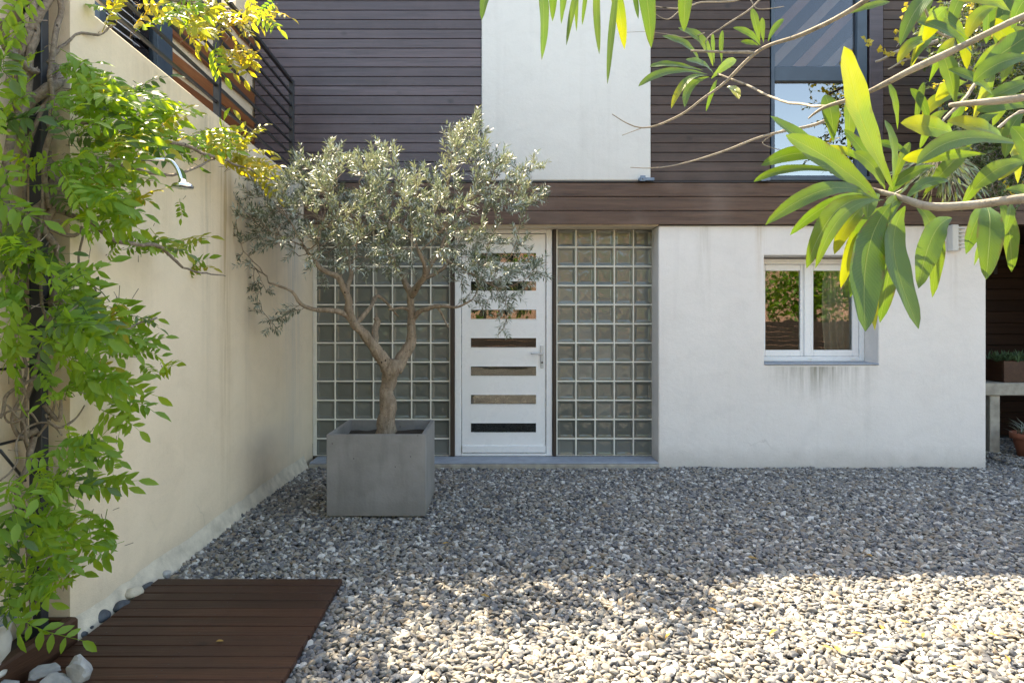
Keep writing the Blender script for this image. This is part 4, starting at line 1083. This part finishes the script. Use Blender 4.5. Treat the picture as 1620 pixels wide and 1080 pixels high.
# ------------------------------------------------------------------ foreground shrub with long leaves
sb = thing('leafy_shrub', 'shrub with long lance shaped leaves reaching in from the right, close to the camera', 'shrub', (1.75, .55, 0))
def big_leaf(A, B, width, sag=.08, twist=0.0, yellow=False, fold=.18, face=None, prof=None, seed=0):
    """lanceolate leaf from A to B; face = direction its upper side looks"""
    ax = (B-A); L = ax.length; d = ax.normalized()
    if B.z < A.z: Q = A+Vector((ax.x*.72, ax.y*.5, ax.z*.26+.07*L))      # leaves the twig sideways, then hangs
    else: Q = A+Vector((ax.x*.40, ax.y*.5, ax.z*.62))
    n0 = Vector(face) if face else Vector((random.gauss(0, .3), -1, random.uniform(0, .6)))
    s = d.cross(n0).normalized(); n = s.cross(d).normalized()
    V = []; Fc = []; NS = 18; rs = random.Random(seed)
    sgn = rs.choice((-1, 1)); ph = rs.uniform(0, 6)
    for i in range(NS+1):
        t = i/NS
        w = width*.5*max(.03, math.sin(math.pi*min(1, t**1.38))**.62)
        if t > .985: w = width*.015
        c = A*(1-t)**2+Q*(2*t*(1-t))+B*t*t+n*(sag*1.3*L*math.sin(math.pi*t))+s*(.03*sgn*L*math.sin(math.pi*t))
        tg_ = ((Q-A)*(1-t)+(B-Q)*t).normalized(); sl = tg_.cross(n0).normalized(); nl = sl.cross(tg_).normalized()
        tw = twist*(t-.4); s2 = (sl*math.cos(tw)+nl*math.sin(tw)); n2 = (nl*math.cos(tw)-sl*math.sin(tw))
        for k in (-1, -.5, 0, .5, 1):
            wave = .03*width*math.sin(t*21+ph+k)*(abs(k)**2)
            V.append(c+s2*(w*k)+n2*(fold*w*abs(k)+wave*(1 if 0.05 < t < .95 else 0)))
    for i in range(NS):
        for k in range(4): a = i*5+k; Fc.append([a, a+1, a+6, a+5])
    o = mk('leaf', V, Fc, MAT['leaf_big_y' if yellow else 'leaf_big'], sb, True)
    for nm, vals in (('across', [k for _ in range(NS+1) for k in (-1, -.5, 0, .5, 1)]), ('along', [i/NS for i in range(NS+1) for _ in range(5)])):
        a = o.data.attributes.new(nm, 'FLOAT', 'POINT'); a.data.foreach_set('value', [float(v) for v in vals])
    return o
# base px, base py, tip px, tip py, width px, depth, depth change to the tip, sag, twist, yellow
LV = [
    (806, -40, 762, 32, 21, 1.15, -.02, .04, 0, 0), (832, -45, 857, 95, 25, 1.10, -.03, .06, .3, 0), (864, -60, 874, 34, 19, 1.15, 0, .05, 0, 0), (880, -50, 888, 38, 13, 1.2, 0, .03, 0, 0),
    (935, -45, 896, 72, 13, 1.15, -.03, .08, .2, 0), (918, -30, 912, 50, 8, 1.25, 0, .05, 0, 0), (930, -30, 921, 40, 9, 1.25, 0, .05, .3, 0), (950, -50, 948, 86, 15, 1.1, 0, -.07, .2, 0), (980, -40, 961, 133, 14, 1.05, -.05, -.06, .2, 0),
    (956, -40, 988, 78, 24, 1.12, 0, .08, 0, 1), (996, -60, 1030, 76, 32, 1.0, -.02, .08, .3, 0), (1100, -45, 1082, 50, 29, 1.05, 0, .05, 0, 0), (905, -30, 892, 20, 10, 1.3, 0, 0, 0, 0), (1000, -30, 1010, 30, 12, 1.3, 0, 0, 0, 0),
    (1120, 118, 1010, 137, 17, 1.30, -.05, .06, .2, 0), (1112, 112, 1028, 106, 17, 1.32, -.03, .05, 0, 0), (1108, 98, 1048, 57, 22, 1.30, .0, .05, .2, 0), (1128, 105, 1073, 44, 25, 1.28, 0, .08, 0, 0), (1130, 100, 1127, 52, 10, 1.30, 0, 0, 0, 0),
    (1142, 100, 1143, 48, 9, 1.3, 0, 0, 0, 0), (1118, 120, 1062, 172, 15, 1.28, -.03, .08, 0, 1), (1135, 126, 1117, 176, 9, 1.3, 0, .05, 0, 0), (1150, 138, 1169, 157, 16, 1.3, -.05, 0, 0, 1), (1122, 122, 1083, 170, 16, 1.28, -.05, -.05, 0, 0), (1112, 128, 1082, 139, 10, 1.3, 0, 0, 0, 0),
    (1130, 120, 1085, 95, 20, 1.25, -.05, .05, 0, 0), (1125, 125, 1165, 95, 18, 1.3, .04, .05, 0, 0),
    (1203, 72, 1160, 44, 14, 1.35, 0, .05, 0, 0), (1202, 70, 1189, 13, 15, 1.35, 0, .04, 0, 0), (1208, 68, 1206, 28, 11, 1.35, 0, 0, 0, 0), (1200, 72, 1172, 66, 12, 1.36, 0, 0, 0, 0), (1215, 66, 1240, 30, 12, 1.36, 0, 0, 0, 0),
    # big cluster
    (1412, 300, 1335, 74, 64, .80, -.02, -.05, .1, 1), (1378, 292, 1219, 184, 42, .82, -.03, -.04, .1, 0), (1392, 318, 1243, 214, 48, .78, -.02, -.05, 0, 0), (1345, 268, 1204, 262, 28, .86, -.04, .12, 0, 0), (1352, 275, 1192, 288, 17, .84, 0, .03, .2, 0),
    (1342, 242, 1345, 148, 28, .92, 0, .04, .1, 0), (1318, 225, 1305, 150, 30, 1.0, 0, .05, 0, 0), (1385, 312, 1211, 356, 30, .80, -.04, .16, .4, 0), (1386, 315, 1276, 424, 38, .80, -.04, .08, .2, 0), (1398, 316, 1290, 424, 24, .76, -.03, .06, .3, 0),
    (1388, 318, 1320, 402, 28, .86, 0, .10, .1, 1), (1410, 322, 1369, 524, 66, .72, -.04, -.09, .1, 0), (1420, 324, 1384, 522, 30, .75, -.02, -.06, .2, 1), (1432, 326, 1453, 520, 54, .72, -.04, -.10, .1, 0), (1408, 340, 1392, 510, 44, .82, 0, .05, 0, 0),
    (1436, 318, 1398, 360, 26, .8, -.05, .05, 0, 0), (1506, 345, 1453, 456, 46, .80, -.03, .06, .1, 0), (1560, 326, 1560, 442, 44, .78, -.03, .08, .2, 0), (1566, 326, 1528, 402, 34, .80, -.02, .08, .1, 0), (1560, 340, 1541, 420, 20, .84, 0, .05, 0, 0),
    (1630, 232, 1450, 260, 36, .80, -.03, .05, .1, 0), (1510, 212, 1425, 195, 44, .90, -.02, .05, 0, 1), (1590, 222, 1498, 192, 40, .88, -.02, .05, .1, 1), (1560, 244, 1428, 252, 28, .92, 0, .03, 0, 1), (1625, 255, 1540, 300, 34, .86, 0, .06, 0, 0),
    (1502, -10, 1424, 72, 30, .85, -.02, .08, .3, 0), (1500, 12, 1460, 66, 34, .90, 0, .04, 0, 1), (1512, 168, 1488, 78, 36, .95, 0, .04, .1, 0), (1552, 110, 1640, 48, 44, .85, .0, -.04, .1, 0), (1470, 200, 1440, 140, 18, .95, 0, .03, .1, 0), (1448, 205, 1462, 130, 14, .95, 0, .03, .1, 0),
    (1545, 170, 1630, 130, 30, .95, 0, .04, 0, 0), (1400, 300, 1350, 240, 30, .85, 0, .04, .1, 0), (1396, 302, 1372, 345, 30, .83, -.03, 0, 0, 0), (1432, 316, 1500, 285, 24, .9, .04, .04, 0, 0), (1310, 0, 1390, -12, 20, 1.1, 0, .04, 0, 0), (1345, 22, 1408, 3, 16, 1.1, 0, .04, 0, 0),
    (1590, 300, 1635, 320, 32, .85, 0, .04, 0, 0), (1600, 320, 1590, 372, 22, .82, 0, .04, 0, 0), (1460, 310, 1535, 232, 30, .95, 0, .05, .2, 0), (1395, 295, 1335, 205, 22, .88, 0, .04, .3, 0), (1412, 290, 1400, 190, 24, .95, .03, .04, .3, 0),
    (1620, 90, 1560, 30, 30, .95, 0, .04, 0, 1), (1580, 10, 1530, 60, 26, .9, 0, .04, 0, 1), (1620, 180, 1590, 250, 26, .9, 0, .04, 0, 0), (1530, 130, 1480, 160, 26, 1.0, 0, .04, 0, 1),
    (1445, 322, 1475, 470, 34, .86, 0, .08, .2, 0), (1425, 322, 1345, 470, 36, .84, 0, .1, .1, 0), (1415, 325, 1330, 455, 30, .88, 0, .08, .2, 1), (1580, 318, 1600, 430, 30, .86, 0, .08, .1, 0),
    (1375, 305, 1250, 372, 22, .9, 0, .12, .2, 0), (1382, 312, 1305, 380, 20, .9, 0, .1, .1, 0), (1600, 262, 1520, 330, 26, .9, 0, .05, .2, 0), (1480, 262, 1405, 305, 22, .95, 0, .05, .2, 0), (1560, 200, 1610, 290, 26, .95, 0, .05, 0, 1),
    (1480, 10, 1440, 110, 22, 1.0, 0, .05, .2, 1), (1540, -20, 1500, 60, 24, 1.0, 0, .05, .1, 0), (1600, -20, 1575, 70, 28, 1.0, 0, .05, .1, 0), (1575, 110, 1540, 190, 26, 1.0, 0, .05, .1, 1), (1620, 120, 1570, 200, 26, 1.05, 0, .05, .1, 0), (1530, 150, 1460, 185, 24, 1.05, 0, .05, .1, 1),
    (1640, 300, 1600, 200, 40, .75, 0, .05, .1, 0), (1540, 90, 1440, 30, 30, .9, 0, .06, .1, 0), (1640, 90, 1540, 130, 36, .82, 0, .05, .1, 0), (1600, 20, 1500, -5, 32, .85, 0, .05, .1, 1), (1570, 150, 1500, 110, 28, .9, 0, .05, .1, 0),
    (1640, 170, 1545, 175, 34, .85, 0, .05, .1, 0), (1490, 60, 1420, 100, 22, .95, 0, .05, .1, 1), (1550, -20, 1560, 70, 28, .95, 0, .05, .1, 0),
    (1530, 60, 1470, 15, 24, 1.0, 0, .05, .1, 0), (1600, 150, 1650, 200, 26, 1.0, 0, .05, .1, 1), (1560, 40, 1610, -10, 26, 1.0, 0, .05, .1, 0), (1470, 130, 1510, 60, 20, 1.05, 0, .05, .1, 1), (1620, 60, 1585, 130, 30, .9, 0, .05, .1, 0),
    (1490, 215, 1530, 150, 20, 1.0, 0, .05, .1, 0), (1640, 245, 1580, 285, 26, .9, 0, .05, .1, 1), (1540, 110, 1600, 70, 22, 1.05, 0, .05, .1, 1), (1500, 175, 1455, 235, 22, 1.0, 0, .05, .1, 0), (1580, 180, 1530, 235, 24, .95, 0, .05, .1, 0),
    (1480, -25, 1455, 40, 24, .95, 0, .05, .1, 0), (1640, -10, 1600, 45, 30, .9, 0, .05, .1, 0), (1420, 205, 1405, 130, 16, 1.0, 0, .05, .1, 0), (1440, 105, 1475, 60, 18, 1.0, 0, .05, .1, 0),
    (1440, 250, 1385, 225, 18, 1.0, 0, .05, .1, 0), (1372, 262, 1300, 232, 16, 1.0, 0, .05, .1, 1), (1410, 300, 1440, 225, 18, 1.0, 0, .05, .1, 0), (1640, 200, 1570, 225, 24, 1.0, 0, .05, .1, 1), (1590, 40, 1640, 100, 26, 1.0, 0, .05, .1, 0), (1500, 40, 1530, 110, 20, 1.05, 0, .05, .1, 1),
]
for i, (ax, ay, bx_, by_, w, d, dd, sg, tw_, ye) in enumerate(LV):
    big_leaf(P(ax, ay, d), P(bx_, by_, d+dd), w/F*d*(.78 if i < 14 else .83), sg, tw_, bool(ye), seed=i)
BR = [
    [(1900, -90, .85, .008), (1700, -5, .85, .0075), (1541, 64, .88, .007), (1458, 103, .90, .0065), (1402, 130, .92, .006), (1352, 151, .94, .005), (1308, 168, .97, .0045), (1283, 186, 1.0, .002)],
    [(1308, 168, .97, .004), (1249, 162, 1.1, .0045), (1190, 138, 1.22, .004), (1135, 118, 1.30, .004)],
    [(1420, -30, 1.0, .008), (1374, 0, 1.05, .008), (1335, 22, 1.08, .0078), (1263, 55, 1.15, .007), (1216, 72, 1.2, .006), (1192, 88, 1.22, .006), (1150, 130, 1.25, .005), (1110, 155, 1.27, .0045), (1070, 185, 1.28, .004), (1017, 202, 1.3, .003), (968, 181, 1.3, .0018)],
    [(1192, 84, 1.22, .006), (1140, 82, 1.25, .005), (1095, 80, 1.28, .004)],
    [(1017, 202, 1.3, .002), (984, 214, 1.3, .0012)],
    [(1330, 178, 1.15, .006), (1290, 195, 1.18, .006), (1240, 207, 1.2, .005), (1180, 225, 1.22, .004), (1130, 242, 1.24, .0035), (1060, 264, 1.25, .002), (998, 266, 1.25, .0012)],
    [(1950, 312, .72, .009), (1700, 310, .72, .0085), (1600, 317, .73, .008), (1540, 322, .75, .0078), (1470, 322, .76, .007), (1430, 316, .78, .006), (1385, 305, .80, .004), (1360, 296, .81, .002)],
    [(1900, 60, .80, .008), (1700, 128, .80, .007), (1600, 155, .82, .007), (1545, 165, .84, .006), (1502, 170, .86, .005)],
    [(1660, 60, 1.0, .006), (1560, 120, 1.0, .006), (1510, 170, .95, .005), (1480, 205, .92, .004)],
    [(1200, -20, 1.3, .004), (1165, 3, 1.3, .0038), (1110, 5, 1.3, .003), (1078, 15, 1.3, .0028), (1026, 8, 1.3, .0015)],
    [(1078, 15, 1.3, .0026), (1060, 30, 1.3, .002), (1040, 22, 1.3, .0015), (1030, 10, 1.3, .001)],
    [(1220, -25, 1.25, .004), (1190, 15, 1.25, .0035), (1150, 42, 1.26, .003), (1122, 60, 1.27, .0025), (1115, 80, 1.28, .002)],
    [(1115, 52, 1.27, .002), (1085, 58, 1.28, .0018), (1062, 55, 1.28, .0014), (1020, 50, 1.28, .001), (985, 50, 1.28, .0008)],
    [(1188, 0, 1.2, .002), (1200, 15, 1.2, .0018), (1240, 10, 1.2, .0015)],
    [(1450, -30, .9, .004), (1470, 40, .92, .0035), (1500, 60, .95, .003)],
    [(1250, 200, 1.2, .002), (1205, 222, 1.22, .0018), (1240, 235, 1.2, .0012)],
]
for li, lb in enumerate(BR):
    pts = gnarl(smooth_path([P(a, b, c) for a, b, c, r in lb], 5), .006, 12, li+60)
    rs = np.interp(np.linspace(0, 1, len(pts)), np.linspace(0, 1, len(lb)), [r for *_, r in lb])
    tube_obj('branch', pts, list(rs*(.60 if li in (0, 6, 7) else .48)), MAT['bark_grey'], sb, 8, .10, li)
# the main stems outside the frame
tube_obj('stem', smooth_path([(1.75, .55, -.02), (1.62, .6, .6), (1.35, .75, 1.2), P(2000, 0, .82), P(1900, -90, .85)]), list(np.linspace(.03, .009, 21)), MAT['bark_grey'], sb, 10, .1, 1)
tube_obj('stem', smooth_path([(1.70, .5, -.02), (1.55, .55, .8), (1.3, .7, 1.4), P(1950, 312, .72)]), list(np.linspace(.022, .009, 16)), MAT['bark_grey'], sb, 10, .1, 2)
tube_obj('stem', smooth_path([(1.78, .6, -.02), (1.8, .8, 1.2), (1.6, 1.0, 2.3), (1.1, 1.05, 2.5), P(1420, -30, 1.0)]), list(np.linspace(.02, .006, 21)), MAT['bark_grey'], sb, 10, .1, 3)

# ------------------------------------------------------------------ climber on the upper right of the house
cl = thing('climbing_shrub', 'dense small leaved climber with golden sprigs on the upper right cladding', 'climbing plant', (5.2, 6.4, 0))
V = []; Fc = []; T = []; VG = []; FG = []; TG = []; VT = []; FT = []
cls = [(1580, 60, 60, 70, 22), (1600, 150, 50, 70, 26), (1560, 210, 60, 60, 22), (1600, 270, 50, 50, 18), (1520, 140, 40, 50, 12), (1490, 60, 40, 40, 8), (1540, 20, 50, 30, 10), (1650, 180, 40, 130, 30), (1500, 250, 40, 30, 8)]
for (cx, cy, rx, ry, n) in cls:
    for k in range(n*7):
        a = random.uniform(0, 6.283); q = math.sqrt(random.random()); d = random.uniform(5.7, 6.55)
        p = P(cx+rx*q*math.cos(a), cy+ry*q*math.sin(a), d)
        dr = Vector((random.gauss(-.2, .7), random.gauss(-.3, .6), random.gauss(-.1, .6))).normalized()
        ln = random.uniform(.10, .22); tube_geo([p, p+dr*ln], [.003, .001], 3, VT, FT, False)
        gold = random.random() < .07
        for j in range(9):
            ld = (dr+Vector((random.gauss(0, .8), random.gauss(0, .8), random.gauss(0, .8)))).normalized()
            up = Vector((random.gauss(0, .7), random.gauss(-.4, .6), 1))
            if gold: add_leaf(VG, FG, TG, p+dr*ln*j/9, ld, up, .045, .036, random.random(), .1, .1, 3)
            else: add_leaf(V, Fc, T, p+dr*ln*j/9, ld, up, random.uniform(.04, .065), .028, random.random(), .2, .15, 3)
for (px, py) in ((1430, 12), (1424, 30), (1420, 45), (1416, 60), (1400, 82), (1410, 85), (1430, 95), (1436, 40), (1444, 8), (1450, 25), (1395, 78), (1370, 65), (1378, 70), (1500, 50), (1505, 20), (1520, 55), (1540, 90)):
    for j in range(3):
        p = P(px+random.uniform(-4, 4), py+random.uniform(-4, 4), 6.3)
        add_leaf(VG, FG, TG, p, Vector((random.gauss(0, 1), random.gauss(-.3, .3), random.gauss(0, 1))), Vector((0, -1, .3)), .05, .045, random.random(), .05, .05, 3)
mk('foliage', V, Fc, MAT['leaf_small'], cl, False, T)['kind'] = 'stuff'
mk('golden_foliage', VG, FG, MAT['leaf_gold'], cl, False, TG)['kind'] = 'stuff'
mk('twigs', VT, FT, MAT['bark_grey'], cl)['kind'] = 'stuff'
for li, lb in enumerate([[(1385, 98, 6.4, .012), (1430, 80, 6.35, .018), (1500, 62, 6.2, .025), (1620, 20, 6.0, .03), (1700, -10, 6.0, .03)], [(1405, 110, 6.4, .008), (1450, 90, 6.3, .012), (1540, 110, 6.2, .02), (1660, 160, 6.0, .03)],
                         [(1418, 75, 6.4, .003), (1435, 45, 6.4, .004), (1455, 20, 6.4, .006), (1480, -10, 6.4, .008)]]):
    pts = gnarl(smooth_path([P(a, b, c) for a, b, c, r in lb], 5), .03, 3, li)
    rs = np.interp(np.linspace(0, 1, len(pts)), np.linspace(0, 1, len(lb)), [r for *_, r in lb])
    tube_obj('branch', pts, list(rs), MAT['bark_grey'], cl, 7, .12, li)
tube_obj('trunk', smooth_path([(5.6, 6.3, -.02), (5.75, 6.2, 1.2), (5.6, 6.25, 2.6), P(1620, 160, 6.1)]), [.05, .05, .048, .046, .045, .044, .042, .04, .04, .04, .04, .038, .036, .034, .03, .03], MAT['bark_grey'], cl, 9, .12, 9)
# grey-green narrow leaved sprays hanging below it
gs = thing('hanging_spray', 'grey green narrow leaved spray hanging between the shrub and the cladding', 'plant', P(1490, 240, 3.2))
V = []; Fc = []; T = []; VT = []; FT = []
for k in range(60):
    a = random.uniform(-1, 1); top = P(1490+a*12, 245+random.uniform(-6, 6), 3.2+random.uniform(-.1, .1))
    dr = Vector((a*.9+random.gauss(0, .25), random.gauss(0, .4), -random.uniform(.2, 1))).normalized()
    ln = random.uniform(.10, .26); tube_geo([top, top+dr*ln], [.0016, .0008], 3, VT, FT, False)
    for j in range(4): add_leaf(V, Fc, T, top+dr*ln*random.uniform(.3, 1), (dr+Vector((random.gauss(0, .3), random.gauss(0, .3), random.gauss(0, .2)))), Vector((random.gauss(0, .5), -1, .5)), random.uniform(.05, .09), .011, random.random(), .2, .1, 2)
mk('foliage', V, Fc, MAT['leaf_small'], gs, False, T)['kind'] = 'stuff'
mk('stalks', VT, FT, MAT['bark_grey'], gs)['kind'] = 'stuff'
tube_obj('branch', smooth_path([P(1490, 243, 3.2), P(1560, 215, 3.2), P(1660, 190, 3.2), (3.2, 3.3, 1.6), (3.3, 3.3, -.02)]), [.008]*21, MAT['bark_grey'], gs, 6, .1, 5)
# ------------------------------------------------------------------ wall lamp, bench, trough, pot
lm = thing('wall_lamp', 'pale half round louvred wall lamp near the right corner of the house', 'lamp', (xf(1508), HY, zf(398)))
x0, x1 = xf(1497.5), xf(1520); z0, z1 = zf(398), zf(357); xm = x0+.45*(x1-x0)
bm = bmesh.new(); bx(bm, x0, xm, HY-.09, HY-.002, z0, z1, .008, 2); bx(bm, xm, x1-.01, HY-.03, HY-.002, z0+.01, z1-.01, .004); mkbm('housing', bm, MAT['lamp_white'], lm)
for k in range(6):
    z = z0+.03+k*(z1-z0-.05)/5.5
    box('louvre', xm+.002, x1, HY-.085, HY-.031, z, z+.012, MAT['lamp_white'], lm, .002)
be = thing('masonry_bench', 'low cream masonry bench in the shaded alcove', 'bench', (5.9, 7.7, 0))
box('seat', 4.89, 6.29, 7.40, 7.85, .64, .775, MAT['concrete_raw'], be, .008)
box('support', 5.34, 5.45, 7.43, 7.83, -.02, .639, MAT['concrete_raw'], be, .005); box('support', 6.1, 6.25, 7.43, 7.83, -.02, .639, MAT['concrete_raw'], be, .005)
tg = thing('wooden_trough', 'brown wooden trough of spiky succulents standing on the masonry bench', 'planter', (5.9, 7.6, .776))
tx0 = (1584-CX)/F*7.5
for (a, b, c_, d_) in ((tx0, tx0+.7, 7.46, 7.48), (tx0, tx0+.7, 7.72, 7.74), (tx0, tx0+.02, 7.481, 7.719), (tx0+.68, tx0+.7, 7.481, 7.719)):
    box('board', a, b, c_, d_, .777, 1.01, MAT['boxwood'], tg, .002)
box('soil', tx0+.021, tx0+.679, 7.481, 7.719, .778, .98, MAT['soil'], tg)
V = []; Fc = []; T = []
for k in range(34):
    c = Vector((tx0+random.uniform(-.04, .7), random.uniform(7.46, 7.74), .98+random.uniform(0, .05)))
    for j in range(11):
        a = random.uniform(0, 6.283)
        add_leaf(V, Fc, T, c, Vector((math.cos(a), math.sin(a), random.uniform(.4, 1.6))), Vector((0, 0, 1)), random.uniform(.08, .14), .018, random.random(), .5, -.1, 2)
tagit(mk('succulents', V, Fc, MAT['leaf_succ'], None, False, T), 'spiky green succulents growing in the wooden trough', 'plant')
c = Vector(((1624-CX)/F*7.3, 7.25, 0)); R0 = .17
pt = thing('terracotta_pot', 'terracotta pot on the ground below the masonry bench', 'pot', c)
V, Fc = lathe_geo([(0, 0), (R0*.62, 0), (R0*.9, .19), (R0*.93, .2), (R0*1.06, .2), (R0*1.08, .26), (R0*1.0, .262), (R0*.95, .22), (0, .215)], c.x, c.y, 28); mk('body', V, Fc, MAT['terracotta'], pt, True)
V = []; Fc = []; T = []
for k in range(60):
    a = random.uniform(0, 6.283); add_leaf(V, Fc, T, c+Vector((random.gauss(0, .04), random.gauss(0, .04), .2)), Vector((math.cos(a)*.6, math.sin(a)*.6, random.uniform(.6, 1.6))), Vector((0, 0, 1)), random.uniform(.12, .3), .012, random.random(), .3, .3, 2)
tagit(mk('dry_grass_plant', V, Fc, MAT['leaf_olive'], None, False, T), 'thin dry plant growing in the terracotta pot', 'plant')

c = onp(341, 1014, .055); V = []; Fc = []; T = []
add_leaf(V, Fc, T, c, Vector((1, .2, .1)), Vector((0, 0, 1)), .035, .022, .5, .3, .15, 2)
tagit(mk('fallen_leaf', V, Fc, MAT['fallen']), 'single small dry leaf lying on the timber deck', 'leaf')
# fallen leaves on the gravel
labs = ['yellow', 'brown', 'green']
for i, (px, py) in enumerate([(1515, 995), (1520, 1055), (1462, 1000), (1395, 995), (1345, 1000), (1300, 1020), (1330, 1032), (1135, 968), (1555, 800), (1225, 795), (1180, 880), (940, 895), (1060, 1000), (1230, 995), (870, 905), (760, 940), (1590, 1035), (1380, 880), (1560, 1000), (700, 860), (1440, 985)]):
    c = onp(px, py, .03); V = []; Fc = []; T = []
    a = random.uniform(0, 6.283); add_leaf(V, Fc, T, c, Vector((math.cos(a), math.sin(a), .1)), Vector((random.gauss(0, .2), random.gauss(0, .2), 1)), random.uniform(.045, .075), random.uniform(.016, .026), .5, .3, .15, 2)
    o = mk('fallen_leaf', V, Fc, MAT['fallen']); tagit(o, 'small dry fallen leaf lying on the courtyard pebbles', 'leaf', 'fallen leaves scattered on the pebbles')

# ------------------------------------------------------------------ what stands behind the camera and shows in the glass
fn = thing('boundary_fence', 'dark grey board fence across the garden, reflected in the windows', 'fence', (2, -6, 0))
for k in range(9): box('board', -8, 14, -6.03, -6.0, .02+k*.147, .02+k*.147+.14, MAT['postwood'], fn, .003)
MAT['pink'] = stucco('pink_house_render', (.62, .36, .26), (.55, .32, .23))
nh = thing('neighbour_house', 'salmon rendered neighbouring house, seen only as a reflection', 'house', (6, -18, 0))
box('wall', -2, 16, -24, -16, 0, 5.5, MAT['pink'], nh)
V = [(-2.5, -15.5, 5.4), (16.5, -15.5, 5.4), (16.5, -24.5, 5.4), (-2.5, -24.5, 5.4), (-2.5, -20, 7.6), (16.5, -20, 7.6)]
mk('roof', V, [[0, 1, 5, 4], [2, 3, 4, 5], [0, 4, 3], [1, 2, 5], [0, 3, 2, 1]], MAT['terracotta'], nh)
def garden_tree(x, y, h, r, label):
    t = thing('garden_tree', label, 'tree', (x, y, 0))
    tube_obj('trunk', [Vector((x, y, z)) for z in np.linspace(-.02, h*.7, 8)], list(np.linspace(.16, .06, 8)), MAT['bark_olive'], t, 9)
    V = []; Fc = []; T = []
    for k in range(3200):
        v = Vector((random.gauss(0, 1), random.gauss(0, 1), random.gauss(0, 1))).normalized()*(random.random()**.4)
        lump = 1+.35*noise.noise(v*2+Vector((x, y, 0)))
        p = Vector((x, y, h*.62))+Vector((v.x*r, v.y*r, v.z*h*.42))*lump
        add_leaf(V, Fc, T, p, Vector((random.gauss(0, 1), random.gauss(0, 1), random.gauss(0, 1))), Vector((0, 0, 1)), .22, .13, random.random(), .2, .1, 3)
    mk('crown', V, Fc, MAT['leaf_vine_s'], t, False, T)['kind'] = 'stuff'
garden_tree(4.5, -9.5, 5.5, 2.4, 'tall garden tree behind the fence, reflected in the right window')
garden_tree(-.6, -9.5, 5.6, 3.0, 'garden tree behind the fence, reflected in the glass blocks')
garden_tree(10.5, -8.5, 4.2, 2.0, 'lower garden tree behind the fence at the far right')
